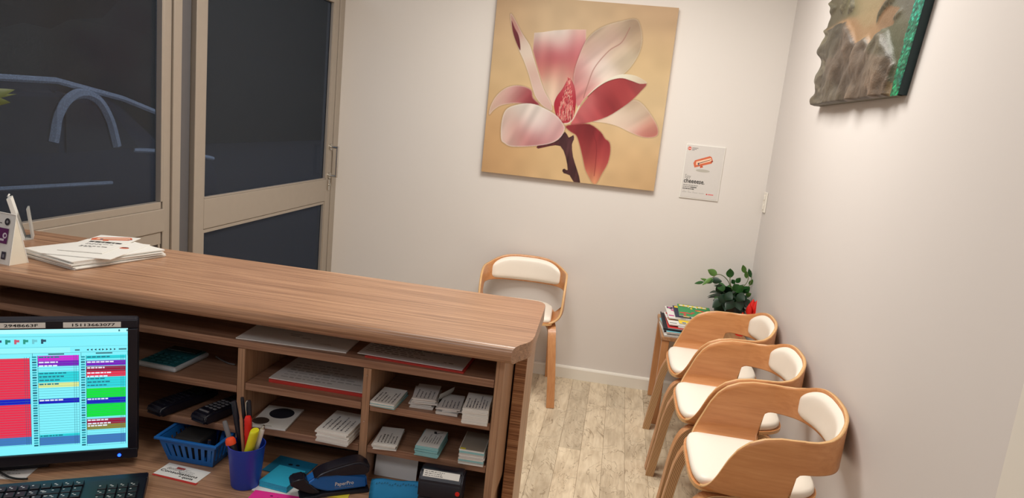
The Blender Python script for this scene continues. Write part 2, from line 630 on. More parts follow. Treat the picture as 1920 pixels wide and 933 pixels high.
# floor planks: run along y, one object each
PW = 0.1073
joints = {-0.636: [-0.37], -0.9579: [-0.52], -0.8506: [-0.97]}
pk_cache = {}
col = 0
x1 = -0.636 + PW * 6
cols = []
x = x1
while x > -2.50:
    cols.append(x); x -= PW
for cx in cols:
    ys = [0.0]
    first = None
    for jx, jl in joints.items():
        if abs(cx - jx) < 0.02: first = jl[0]
    y = first if first else -random.uniform(0.18, 0.85)
    ys.append(y)
    while y > -3.4:
        y -= random.choice((0.42, 0.58, 0.74, 0.92))
        ys.append(y)
    xa, xb = cx - PW, min(cx, 0.0)
    if xb - xa < 0.02: continue
    for a, b in zip(ys, ys[1:]):
        key = (round(a - b, 2), round(xb - xa, 3))
        L_, W_ = a - b, xb - xa
        if key not in pk_cache:
            bm = bmesh.new()
            g = 0.00035
            box(bm, -W_ / 2 + g, W_ / 2 - g, -L_ / 2 + g, L_ / 2 - g, -0.012, 0.0, bev=0.0008, seg=1)
            o = obj('plank', bm, 'floor', fl)
            pk_cache[key] = o
        else:
            o = pk_cache[key].copy(); COL.objects.link(o)
        o.location = ((xa + xb) / 2, (a + b) / 2, random.uniform(-0.0003, 0.0))

# skirting boards with a stepped top
def skirting(name, along, a, b, off):
    bm = bmesh.new()
    prof = [(0, 0), (0.016, 0), (0.016, 0.066), (0.012, 0.074), (0.005, 0.078), (0, 0.078)]
    if along == 'x':
        prism(bm, [(-p[0] + off, p[1]) for p in prof], a, b, axis='x')
    else:
        prism(bm, [(-p[0] + off, p[1]) for p in prof], a, b, axis='y')
    return struct(name, bm, 'trim')


skirting('baseboard_back', 'x', -2.56, 0.0, 0.0)
skirting('baseboard_right', 'y', -2.91, 0.0, 0.0)
# white-painted architrave standing proud of the right wall, close to the camera
struct('trim_1', B(-0.10, -0.001, -3.9, -2.912, 0.0, CH - 0.001, bev=0.002), 'trim')

# glazed door in the left wall
def bar(y0, y1, z0, z1, x0=WL - 0.045, x1=WL, bev=0.003):
    return B(x0, x1, y0, y1, z0, z1, bev=bev)


d1 = struct('door_1', bar(-1.495, -0.092, 0.01, 0.12), 'alu')
for nm, a in (('stile', (-1.495, -1.421, 0.12, 2.2)), ('stile', (-0.162, -0.092, 0.12, 2.2)),
              ('rail', (-1.421, -0.162, 0.945, 1.078)), ('rail', (-1.421, -0.162, 2.11, 2.2))):
    obj(nm, bar(*a), 'alu', d1, world=True)
for z0, z1 in ((0.12, 0.927), (1.078, 2.11)):
    obj('pane', B(WL - 0.028, WL - 0.022, -1.421, -0.162, z0, z1), 'pane', d1, world=True)
bm = bmesh.new()
for a in ((-1.421, -0.162, 0.927, 0.943), (-1.421, -1.411, 0.12, 0.927), (-0.172, -0.162, 0.12, 0.927),
          (-1.421, -1.413, 1.078, 2.11), (-0.170, -0.162, 1.078, 2.11), (-1.421, -0.162, 1.078, 1.086)):
    box(bm, WL - 0.02, WL - 0.004, *a, bev=0.0015)
obj('glazing_bead', bm, 'alu', d1, world=True)
bm = bmesh.new()
for z in (1.275, 1.10):
    cyl(bm, (WL, -0.125, z), (WL + 0.008, -0.125, z), 0.019, n=18)
    cyl(bm, (WL + 0.004, -0.125, z), (WL + 0.05, -0.125, z), 0.008, n=12)
cyl(bm, (WL + 0.048, -0.125, 1.262 + 0.02), (WL + 0.048, -0.125, 1.093), 0.008, n=12)
obj('door_handle', bm, 'chrome', d1, world=True, smooth=True, label='chrome bar handle')
bm = bmesh.new()
box(bm, WL, WL + 0.006, -0.14, -0.112, 1.01, 1.075, bev=0.002)
cyl(bm, (WL, -0.126, 1.045), (WL + 0.012, -0.126, 1.045), 0.009, n=14)
obj('lock', bm, 'chrome', d1, world=True)
# door jamb against the back wall
struct('trim_2', bar(-0.088, -0.052, 0, 2.26, WL - 0.06, WL + 0.004), 'alu')
struct('trim_3', bar(-0.050, 0.0, 0, 2.26, WL - 0.06, WL - 0.004), 'alu')
struct('trim_4', bar(-3.32, 0.0, 2.26, 2.30, WL - 0.08, WL + 0.004), 'alu')
# fixed post between door and window: recessed grey strip
struct('trim_5', B(WL - 0.06, WL - 0.022, -1.572, -1.499, 0, 2.26, bev=0.002), 'alu_dark')
struct('trim_6', B(WL - 0.16, WL - 0.08, -3.32, 0.0, -0.05, 0.0), 'alu_dark')

# glazed sidelight (window) to the left
w1 = struct('window_1', bar(-3.32, -1.588, 0.0, 0.12), 'alu')
for nm, a in (('stile', (-1.640, -1.588, 0.12, 2.26)), ('stile', (-3.32, -3.25, 0.12, 2.26)),
              ('rail', (-3.25, -1.688, 0.975, 1.066)), ('rail', (-3.25, -1.688, 2.17, 2.26))):
    obj(nm, bar(*a), 'alu', w1, world=True)
obj('window_frame', B(WL - 0.045, WL - 0.008, -1.688, -1.642, 0.12, 2.26, bev=0.003), 'alu', w1, world=True)
bm = bmesh.new()
for a in ((-3.25, -1.70, 1.066, 1.094), (-3.25, -1.70, 0.925, 0.973), (-1.716, -1.704, 0.12, 0.925), (-1.702, -1.69, 1.094, 2.17)):
    box(bm, WL - 0.03, WL - 0.006, *a, bev=0.002)
obj('glazing_bead', bm, 'alu', w1, world=True)
for z0, z1 in ((0.12, 0.975), (1.066, 2.17)):
    obj('pane', B(WL - 0.036, WL - 0.030, -3.25, -1.688, z0, z1), 'pane', w1, world=True)

# ------------------------------------------------------------------ outside, dim at dusk
bm = B(-24, -2.76, -9, 70, -0.12, -0.06)
struct('ground_outside', bm, 'asphalt')
car = thing('parked_car', 'dark car parked in the dusk outside the tinted window', 'car', (-5.0, 0.4, -0.06))
cp = [(-2.1, 0.35), (2.2, 0.35), (2.25, 0.75), (2.05, 0.95), (1.35, 1.05), (0.75, 1.42), (0.1, 1.52), (-0.7, 1.5), (-1.5, 1.1), (-2.1, 1.0), (-2.2, 0.7)]
bm = bmesh.new()
prism(bm, cp, -1.7, 0.0, axis='x')
bmesh.ops.bevel(bm, geom=bm.edges[:], offset=0.06, segments=3, affect='EDGES')
obj('body', bm, 'carpaint', car, smooth=True)
bm = bmesh.new()
prism(bm, [(0.15, 1.02), (0.95, 1.04), (0.62, 1.36), (0.15, 1.42)], 0.0, 0.012, axis='x')
prism(bm, [(-1.2, 1.05), (0.08, 1.02), (0.08, 1.43), (-0.65, 1.41)], 0.0, 0.012, axis='x')
obj('side_window', bm, 'carglass', car)
bm = bmesh.new()
arch = spline([(0.014, 0.02, 1.10), (0.014, 0.08, 1.32), (0.014, 0.2, 1.44), (0.014, 0.34, 1.47), (0.014, 0.48, 1.42), (0.014, 0.6, 1.27), (0.014, 0.68, 1.06)], 6)
tube(bm, arch, 0.038, 6)
tube(bm, [(-0.02, -0.8, 1.53), (-0.02, 0.1, 1.55), (-0.02, 0.8, 1.45), (-0.02, 1.3, 1.33)], 0.024, 6)  # highlight along the roofline, modelled as a pale tube
tube(bm, [(0.0, 0.9, 1.02), (0.02, 1.6, 0.98), (0.0, 2.1, 0.9)], 0.02, 6)  # light band along the bonnet, also a pale tube
tube(bm, [(0.02, -1.7, 0.78), (0.03, -0.6, 0.80), (0.03, 0.6, 0.76)], 0.016, 6)  # lower light band on the car side, a pale tube too
obj('trim_and_highlights', bm, mat('pale_trim_and_highlights', (245, 248, 255), 0.5), car, label='pale curved window trim, with highlights on roof and sides modelled as tubes')
for yy in (-1.35, 1.4):
    bm = bmesh.new()
    cyl(bm, (-0.25, yy, 0.32), (0.01, yy, 0.32), 0.32, n=28)
    cyl(bm, (0.0, yy, 0.32), (0.02, yy, 0.32), 0.19, n=20, mi=1)
    obj('wheel', bm, ['rubber', 'alu'], car, smooth=True)
car.location.z = -0.06


def tree_outside(x, y, s, label):
    t = thing('tree', label, 'tree', (x, y, -0.06))
    bm = bmesh.new()
    cyl(bm, (0, 0, 0), (0, 0, 2.2 * s), 0.16 * s, 0.1 * s, n=10)
    obj('trunk', bm, 'stem', t)
    bm = bmesh.new()
    for k in range(9):
        r = random.uniform(0.7, 1.2) * s
        c = Vector((random.uniform(-1, 1) * s, random.uniform(-1.3, 1.3) * s, (2.4 + random.uniform(-0.4, 1.6)) * s))
        res = bmesh.ops.create_icosphere(bm, subdivisions=3, radius=r)
        for v in res['verts']:
            v.co = v.co * (1 + 0.25 * noise.noise(v.co * 2.5 + c)) + c
    obj('crown', bm, 'treedark', t, smooth='all')


struct('sky_blocker', B(-13.0, -12.8, -6, 46, -0.12, 2.7), 'treedark')  # made-up dark wall, added to hide the sky behind the panes
struct('sky_blocker', B(-22, -18, 19.5, 70, -0.12, 11.0), 'treedark')  # taller made-up block, added to cover the sky behind the right pane
tree_outside(-9.5, 1.9, 1.7, 'dark tree outside the window, above the car roof')

# ------------------------------------------------------------------ reception counter
ct = thing('reception_counter', 'wood-laminate reception counter with rounded front lip and shaped end', 'counter', (-1.78, -2.62, 0))
bm = bmesh.new()
out = [(WL + 0.03, -2.846), (-0.999, -2.846), (-0.993, -2.833), (-0.987, -2.815), (-0.978, -2.80), (-0.971, -2.785), (-0.967, -2.765), (-0.966, -2.74),
       (-0.973, -2.478), (-0.976, -2.462), (-0.983, -2.449), (-0.996, -2.440), (-1.01, -2.438), (WL + 0.03, -2.438)]
prism(bm, out, 1.064, 1.10)
bm.edges.ensure_lookup_table()
fr = [e for e in bm.edges if all(abs(v.co.y + 2.846) < 1e-5 for v in e.verts) and abs(e.verts[0].co.z - e.verts[1].co.z) < 1e-5]
bmesh.ops.bevel(bm, geom=fr, offset=0.0155, segments=6, affect='EDGES', profile=0.5)
obj('countertop', bm, 'counter', ct, world=True, smooth=True)
bm = bmesh.new()
box(bm, -1.012, -0.985, -2.655, -2.49, 0.0, 1.064, bev=0.0015)
for f in bm.faces:
    if f.normal.y < -0.5: f.material_index = 1
obj('end_panel', bm, ['counter_v', 'zebra'], ct, world=True)
obj('front_panel', B(WL + 0.04, -1.0125, -2.51, -2.495, 0.0, 1.064), 'counter_v', ct, world=True)
obj('left_panel', B(WL + 0.01, WL + 0.035, -2.835, -2.47, 0.0, 1.064), 'counter_v', ct, world=True)

# desk under it
dk = thing('desk', 'long wood-laminate work desk under the pigeonhole shelves', 'desk', (-1.8, -2.9, 0))
bm = bmesh.new()
box(bm, WL + 0.05, -1.022, -3.30, -2.53, 0.695, 0.718, bev=0.003)
obj('desktop', bm, 'counter', dk, world=True)
bm = B(-1.050, -1.024, -3.28, -2.53, 0.0, 0.694, bev=0.0015)
obj('desk_side', bm, 'counter_v', dk, world=True)
obj('desk_side', B(WL + 0.055, WL + 0.08, -3.28, -2.53, 0.0, 0.694, bev=0.0015), 'counter_v', dk, world=True)

# pigeonhole unit standing on the desk
YF, YB = -2.80, -2.535
pu = thing('pigeonhole_shelf_unit', 'brown laminate pigeonhole unit between desk and countertop', 'shelf unit', (-1.8, -2.66, 0.718))


def pp(nm, a, m='shelfwood', b=0.0012):
    return obj(nm, B(*a, bev=b), m, pu, world=True)


pp('side_panel', (-1.034, -1.016, YF - 0.002, YB, 0.718, 1.063), 'counter_v')
pp('side_panel', (-2.33, -2.312, YF, YB, 0.718, 1.063), 'counter_v')
pp('top_shelf', (-2.311, -1.035, YF, YB, 0.992, 1.010))
pp('divider', (-1.621, -1.603, YF, YB, 0.718, 0.991), 'counter_v')
pp('divider', (-1.325, -1.307, YF, YB, 0.718, 0.991), 'counter_v')
for x0, x1, zz in ((-1.306, -1.035, (0.911, 0.812)), (-1.602, -1.326, (0.911, 0.811)), (-2.311, -1.622, (0.901, 0.802))):
    for z in zz:
        pp('shelf', (x0, x1, YF + 0.001, YB, z - 0.017, z))
pp('back_board', (-2.33, -1.016, YB + 0.001, YB + 0.008, 0.72, 1.05), 'counter_v')
for x, z in ((-1.316, 0.975), (-1.316, 0.868), (-1.316, 0.765), (-1.025, 0.95), (-1.025, 0.80)):
    bm = bmesh.new()
    cyl(bm, (x, YF - .0001, z), (x, YF - 0.0015, z), 0.0022, n=8)
    obj('screw', bm, 'chrome', pu, world=True)

# ------------------------------------------------------------------ bentwood armchairs
SEAT_Z = 0.452
TOP = [(-0.222, 0.454), (-0.212, 0.468), (-0.195, 0.50), (-0.178, 0.535), (-0.155, 0.59), (-0.13, 0.632), (-0.10, 0.660), (-0.06, 0.679), (-0.01, 0.689), (0.05, 0.691), (0.10, 0.692),
       (0.14, 0.698), (0.17, 0.711), (0.195, 0.731), (0.213, 0.745), (0.22, 0.749)]
BOT = [(0.028, 0.0), (0.036, 0.05), (0.042, 0.45), (0.048, 0.88), (0.056, 0.97), (0.07, 1.0)]
half = [(0.180, -0.236, 0), (0.218, -0.222, 0), (0.240, -0.18, 0), (0.249, -0.10, 0), (0.2515, -0.02, 0), (0.2505, 0.05, 0), (0.238, 0.115, 0), (0.205, 0.168, 0), (0.145, 0.202, 0), (0.07, 0.217, 0), (0.0, 0.220, 0)]
hp = spline(half, 8)
path = hp + [Vector((-p.x, p.y, 0)) for p in reversed(hp[:-1])]


def shell_bm():
    bm = bmesh.new()
    nv = 14
    rows = []
    for p in path:
        y = p.y
        zt = lerp(y, TOP)
        k = lerp(y, BOT)
        zb = SEAT_Z + k * (0.586 - SEAT_Z)
        row = []
        for j in range(nv + 1):
            t = j / nv
            t = t ** 1.25
            z = zb + (zt - zb) * t
            r = 0.068
            h = z - SEAT_Z
            d = 0.0
            if h < r: d = r * (1 - math.sqrt(max(0.0, 1 - (1 - h / r) ** 2)))
            d += -0.01 * max(0, (z - 0.56))          # slight flare outwards
            s = 1 - d / max(0.12, p.length) if p.length > 0 else 1
            x_, y_ = p.x, p.y
            if y < 0.06:
                x_ = p.x - math.copysign(d, p.x)
            else:
                x_, y_ = p.x * s, p.y * s
            row.append(bm.verts.new((x_, y_, z)))
        rows.append(row)
    for a, b in zip(rows, rows[1:]):
        for j in range(nv):
            bm.faces.new((a[j], b[j], b[j + 1], a[j + 1]))
    return bm


def outline_seat(sc=0.0, back=0.168):
    pts = [(0.0, -0.246), (0.09, -0.245), (0.15, -0.238), (0.187, -0.218), (0.192, -0.16), (0.192, 0.04), (0.182, 0.085), (0.160, 0.125), (0.125, 0.155), (0.08, back), (0.0, back + 0.004)]
    hh = spline([(x, y, 0) for x, y in pts], 4)
    full = hh + [Vector((-p.x, p.y, 0)) for p in reversed(hh[1:-1])]
    return full


def cushion_bm(outl, z0, prof):
    """prof: list of (scale toward centre, height)"""
    bm = bmesh.new()
    c = Vector((0, -0.03, 0))
    rings = []
    for s, h in prof:
        rings.append([bm.verts.new((c.x + (p.x - c.x) * s, c.y + (p.y - c.y) * s, z0 + h)) for p in outl])
    n = len(outl)
    for a, b in zip(rings, rings[1:]):
        for i in range(n):
            bm.faces.new((a[i], a[(i + 1) % n], b[(i + 1) % n], b[i]))
    bm.faces.new(rings[-1])
    bm.faces.new(list(reversed(rings[0])))
    bmesh.ops.recalc_face_normals(bm, faces=bm.faces[:])
    return bm


def sweep_leg(pts, wdir, wid, th):
    """rectangular bent-ply section: faces 0, laminated sides 1 with uv x across the thickness"""
    bm = bmesh.new()
    uvl = bm.loops.layers.uv.new('UVMap')
    P = pts
    rings = []
    for i, p in enumerate(P):
        d = (P[min(i + 1, len(P) - 1)] - P[max(i - 1, 0)]).normalized()
        wv = (wdir - d * wdir.dot(d)).normalized()
        nn = d.cross(wv)
        rings.append([bm.verts.new(p + wv * (a * wid / 2) + nn * (b * th / 2)) for a, b in ((-1, -1), (1, -1), (1, 1), (-1, 1))])
    us = [0, 0, 1, 1]
    for q, (a, b) in enumerate(zip(rings, rings[1:])):
        for i in range(4):
            j = (i + 1) % 4
            f = bm.faces.new((a[i], a[j], b[j], b[i]))
            f.material_index = 1 if i in (1, 3) else 0
            for l, (u, v) in zip(f.loops, ((us[i], q), (us[j], q), (us[j], q + 1), (us[i], q + 1))):
                l[uvl].uv = (u, v * 0.1)
    for rg in (rings[0], rings[-1]):
        f = bm.faces.new(rg); f.material_index = 1
        for l, u in zip(f.loops, us): l[uvl].uv = (u, 0)
    bmesh.ops.recalc_face_normals(bm, faces=bm.faces[:])
    return bm


def make_chair():
    t = thing('armchair', 'x', 'chair', (0, 0, 0))
    o = obj('shell', shell_bm(), ['chair', 'rim'], t, smooth='all')
    md = o.modifiers.new('thick', 'SOLIDIFY')
    md.thickness = 0.012; md.offset = -1; md.material_offset_rim = 1; md.use_even_offset = False
    # seat board
    bm = bmesh.new()
    ol = outline_seat()
    prism(bm, [(p.x, p.y) for p in ol], SEAT_Z - 0.001, SEAT_Z + 0.0115, mi=0, mside=1)
    obj('seat_board', bm, ['chair', 'rim'], t)
    ol = [Vector((p.x * 0.955, -0.035 + (p.y + 0.035) * 0.965, 0)) for p in outline_seat()]
    obj('seat_cushion', cushion_bm(ol, SEAT_Z + 0.0118, ((0.985, 0), (1.0, 0.006), (1.0, 0.015), (0.985, 0.022), (0.95, 0.027), (0.8, 0.031), (0.4, 0.033))), 'vinyl', t, smooth='all')
    # back pad following the inside of the band
    bm = bmesh.new()
    nu, nv = 28, 10
    arc = [p for p in path if p.y > 0.13]
    # arc length parametrisation of the inner path
    L = [0.0]
    for a, b in zip(arc, arc[1:]): L.append(L[-1] + (b - a).length)
    tot = L[-1]

    def along(s):
        s = min(max(s, 0.0), tot)
        for i in range(len(L) - 1):
            if s <= L[i + 1] + 1e-9:
                k = (s - L[i]) / (L[i + 1] - L[i])
                return arc[i].lerp(arc[i + 1], k), (arc[i + 1] - arc[i]).normalized()
        return arc[-1], (arc[-1] - arc[-2]).normalized()
    grid = []
    for i in range(nu + 1):
        a = -1 + 2 * i / nu
        row = []
        for j in range(nv + 1):
            b = -1 + 2 * j / nv
            aa = a * (1 - 0.10 * abs(b) ** 5)
            bb = b * (1 - 0.12 * abs(a) ** 6)
            p, d = along(tot / 2 + aa * tot * 0.455)
            nrm = Vector((-d.y, d.x, 0))
            if nrm.dot(-p) < 0: nrm = -nrm
            zt = lerp(p.y, TOP)
            zc, zh = (zt - 0.012 + 0.592) / 2, (zt - 0.012 - 0.592) / 2
            th = 0.010 + 0.022 * max(0.0, 1 - abs(a) ** 5) ** 0.5 * max(0.0, 1 - abs(b) ** 5) ** 0.5
            row.append(bm.verts.new(p + nrm * th + Vector((0, 0, zc + zh * bb))))
        grid.append(row)
    for r0, r1 in zip(grid, grid[1:]):
        for j in range(nv):
            bm.faces.new((r0[j], r1[j], r1[j + 1], r0[j + 1]))
    obj('back_pad', bm, 'vinyl', t, smooth='all').modifiers.new('subd', 'SUBSURF').levels = 1
    # legs: bent plywood, splayed
    for sx in (1, -1):
        for front in (1, 0):
            if front:
                raw = [(0.234, -0.282, 0.0), (0.222, -0.262, 0.16), (0.208, -0.245, 0.30), (0.200, -0.230, 0.370), (0.195, -0.208, 0.412), (0.188, -0.172, 0.432), (0.175, -0.115, 0.4345), (0.14, -0.0, 0.4345)]
            else:
                raw = [(0.205, 0.205, 0.0), (0.198, 0.180, 0.18), (0.188, 0.148, 0.34), (0.182, 0.132, 0.392), (0.172, 0.105, 0.424), (0.160, 0.075, 0.4345), (0.14, 0.0, 0.4345)]
            pts = [Vector((sx * x, y, z)) for x, y, z in raw]
            pts = [pts[0]] + spline(pts[1:], 5)
            wd = Vector((1, 0.05 * sx, 0))
            obj('leg', sweep_leg(pts, wd, 0.044, 0.035), ['chair_leg', 'ply'], t)
    bm = bmesh.new()
    box(bm, -0.16, 0.16, -0.03, 0.03, 0.404, 0.4165, bev=0.002)
    obj('crossbar', bm, 'black_matt', t)
    return t


ch = make_chair()
ch.location = (-1.305, -0.243, 0)
ch.rotation_euler.z = 0.07
ch['label'] = 'white-padded bentwood armchair alone against the back wall, behind the reception counter'
GR = 'bentwood armchairs in the waiting area'
ch['group'] = GR
side = [(-0.241, -0.806, 'farthest of the three side-wall bentwood armchairs, beside the magazine table'),
        (-0.239, -1.327, 'middle bentwood armchair of the row of three along the right wall'),
        (-0.236, -1.850, 'nearest bentwood armchair of the row along the right wall, at bottom right')]
for x, y, lb in side:
    dup(ch, (x, y, 0), -PI / 2, lb, GR)

# ------------------------------------------------------------------ side table with magazines and plant
tb = thing('side_table', 'small wooden side table in the corner under the magazines', 'table', (-0.27, -0.28, 0))
tb.rotation_euler.z = 0.0
bm = bmesh.new()
box(bm, -0.235, 0.235, -0.235, 0.235, 0.478, 0.50, bev=0.003)
obj('tabletop', bm, 'tablewood', tb)
for sx in (-1, 1):
    for sy in (-1, 1):
        obj('leg', B(sx * 0.21 - 0.02, sx * 0.21 + 0.02, sy * 0.21 - 0.02, sy * 0.21 + 0.02, 0, 0.477, bev=0.003), 'chair_leg', tb)
for sx in (-1, 1):
    obj('apron', B(sx * 0.21 - 0.008, sx * 0.21 + 0.008, -0.189, 0.189, 0.42, 0.477), 'tablewood', tb)

PAL = [(214, 60, 60), (240, 210, 60), (60, 110, 190), (230, 230, 225), (60, 150, 90), (200, 80, 150), (240, 150, 60), (120, 200, 215), (40, 44, 70), (190, 200, 80)]


def magazine(loc, rz, pal, label, tiltx=0.0, seed=0, w=0.20, d=0.27, th=0.006, busy=1.0):
    rnd = random.Random(seed)
    t = thing('magazine', label, 'magazine', loc, rz, 'magazines on the side table')
    t.rotation_euler.x = tiltx
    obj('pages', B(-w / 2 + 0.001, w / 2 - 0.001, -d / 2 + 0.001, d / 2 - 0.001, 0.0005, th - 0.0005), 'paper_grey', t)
    polys = [(rect(-w / 2, -d / 2, w / 2, d / 2), pal[0], 1)]
    lay = 2
    for k in range(int(26 * busy)):
        x, y = rnd.uniform(-w / 2, w * 0.38), rnd.uniform(-d / 2, d * 0.42)
        polys.append((rect(x, y, min(w / 2, x + rnd.uniform(0.01, 0.05)), min(d / 2, y + rnd.uniform(0.006, 0.03))), rnd.choice(pal), lay)); lay += 1
    # masthead blocks
    polys.append((rect(-w / 2 + 0.008, d / 2 - 0.05, w / 2 - 0.02, d / 2 - 0.012), pal[1], lay)); lay += 1
    for k in range(6):
        polys.append((rect(-w / 2 + 0.014 + k * 0.026, d / 2 - 0.044, -w / 2 + 0.03 + k * 0.026, d / 2 - 0.018), pal[2], lay))
    flat_print('cover', polys, t, root_m(t) @ Matrix.Translation((0, 0, th)))
    return t


R_, Y_, B_, W_, G_, K_, O_, T_, N_, L_ = PAL
mags = [
    (-0.44, -0.375, (W_, T_, N_, R_), 0.05, 'bottom left magazine with a pale blue cover at the table corner'),
    (-0.425, -0.365, (N_, W_, T_, B_), -0.06, 'dark-covered magazine in the lower pile at the table corner'),
    (-0.435, -0.37, (T_, W_, B_, K_), 0.10, 'pale blue magazine on top of the lower pile'),
]
z = 0.501
for i, (x, y, pal, rz, lb) in enumerate(mags):
    magazine((x + 0.04, y, z), rz, pal, lb, seed=i + 3, w=0.2, d=0.27, th=0.009)
    z += 0.0098
# black wire tray propping the upper magazines
tr = thing('magazine_tray', 'black tray under the upper row of bright puzzle magazines', 'tray', (-0.27, -0.30, z + 0.001))
bm = bmesh.new()
box(bm, -0.225, 0.045, -0.19, 0.16, 0.0, 0.004)
box(bm, -0.225, 0.045, -0.194, -0.19, 0.0, 0.010)
box(bm, -0.229, -0.225, -0.194, 0.16, 0.0, 0.010)
obj('tray_body', bm, 'black_matt', tr)
z += 0.006
ups = [(-0.405, -0.345, (R_, W_, Y_, O_), 0.03, 'red and white puzzle magazine at the left of the upper row'),
       (-0.345, -0.335, (W_, L_, R_, T_), -0.05, 'pale puzzle magazine in the middle of the upper row'),
       (-0.405, -0.32, (W_, R_, N_, Y_), 0.12, 'white magazine with red panels lying over the red one'),
       (-0.345, -0.30, (Y_, W_, B_, T_), 0.06, 'yellow magazine beside the white one in the upper row'),
       (-0.40, -0.235, (W_, N_, K_, R_), 0.06, 'magazine with barcode patch at the top left of the pile'),
       (-0.36, -0.228, (N_, Y_, Y_, W_), 0.0, 'navy magazine with yellow letters behind the upper row'),
       (-0.335, -0.20, (G_, Y_, W_, R_), -0.05, 'green magazine with yellow letters nearest the plant')]
for i, (x, y, pal, rz, lb) in enumerate(ups):
    magazine((x + 0.02, y, z), rz * .5, pal, lb, seed=20 + i, w=0.185, d=0.26, th=0.006)
    z += 0.0068
ztray = z

# potted plant in the corner
pl = thing('potted_plant', 'leafy green plant in a dark pot in the room corner', 'plant', (-0.125, -0.135, 0.5))
bm = bmesh.new()
lathe(bm, [(0.05, 0.0), (0.068, 0.05), (0.085, 0.14), (0.088, 0.145), (0.078, 0.146), (0.07, 0.12)], 28)
obj('pot', bm, 'pot', pl, smooth=True)


def leaf_bm(length, width, curl=0.25):
    bm = bmesh.new()
    n = 8
    L_, C_, R2 = [], [], []
    for i in range(n + 1):
        t = i / n
        wd = width * math.sin(PI * t ** 0.75) ** 0.9 * 0.5
        zc = -curl * length * t * t
        C_.append(bm.verts.new((0, length * t, zc)))
        L_.append(bm.verts.new((-wd, length * t, zc + wd * 0.35)))
        R2.append(bm.verts.new((wd, length * t, zc + wd * 0.35)))
    for i in range(n):
        for a, b in ((L_, C_), (C_, R2)):
            bm.faces.new((a[i], b[i], b[i + 1], a[i + 1]))
    bmesh.ops.remove_doubles(bm, verts=bm.verts, dist=1e-6)
    return bm


leaf_me = {}


def leaf(parent, p, yaw, pitch, L, W, m, roll=0.0, label=None):
    key = (round(L, 3), round(W, 3), m)
    if key not in leaf_me:
        o = obj('leaf', leaf_bm(L, W), m, parent, smooth='all')
        leaf_me[key] = o.data
    else:
        o = bpy.data.objects.new('leaf', leaf_me[key]); COL.objects.link(o); o.parent = parent
    o.matrix_basis = Matrix.Translation(p) @ Matrix.Rotation(yaw, 4, 'Z') @ Matrix.Rotation(pitch, 4, 'X') @ Matrix.Rotation(roll, 4, 'Y')
    return o


rnd = random.Random(4)
for k in range(46):        # dense lower foliage spilling over the pot
    a = rnd.uniform(0, 2 * PI); r = rnd.uniform(0.0, 0.05)
    low = k < 22
    leaf(pl, (r * math.sin(a), -r * math.cos(a), (0.13 if low else 0.16) + rnd.uniform(0, 0.05)), a + PI + rnd.uniform(-.4, .4),
         rnd.uniform(-0.5, 0.3) if low else rnd.uniform(0.2, 1.0), rnd.choice((0.075, 0.09)), rnd.choice((0.045, 0.055)),
         'leaf_dk' if low else rnd.choice(('leaf', 'leaf', 'leaf_dk')), rnd.uniform(-.4, .4))
P0 = Vector(pl.location)


def stalk(px, ydist, specs, r=0.0022):
    pts = [at(u, v, 'y', yy) - P0 for u, v, yy in px]
    sp = spline(pts, 5)
    bm = bmesh.new(); tube(bm, sp, r, 6)
    obj('stem', bm, 'stem', pl, smooth='all')
    return sp


s1 = stalk([(1372, 545, -.17), (1366, 528, -.18), (1356, 517, -.2), (1345, 514, -.22), (1336, 520, -.23), (1322, 527, -.24), (1312, 530, -.25)], 0, None)
s2 = stalk([(1372, 545, -.17), (1369, 528, -.17), (1369, 518, -.17)], 0, None)
s3 = stalk([(1385, 545, -.15), (1400, 530, -.12), (1403, 516, -.11), (1397, 508, -.1)], 0, None)
s4 = stalk([(1388, 548, -.15), (1405, 535, -.1), (1409, 520, -.07), (1408, 507, -.06)], 0, None)


def leaf_px(a, b, wid, m, yd):
    """one leaf from base pixel a to tip pixel b"""
    p, q = at(a[0], a[1], 'y', yd), at(b[0], b[1], 'y', yd - 0.01)
    d = q - p
    L = d.length
    bm = leaf_bm(L * 1.12, wid * 1.3, 0.12)
    x = d.normalized()
    side_ = x.cross(Vector((0.1, 1, -0.2))).normalized()
    nrm = side_.cross(x)
    m4 = Matrix.Identity(4)
    for i in range(3):
        m4[i][0], m4[i][1], m4[i][2], m4[i][3] = side_[i], x[i], nrm[i], p[i]
    bm.transform(m4)
    return obj('leaf', bm, m, pl, world=True, smooth='all')


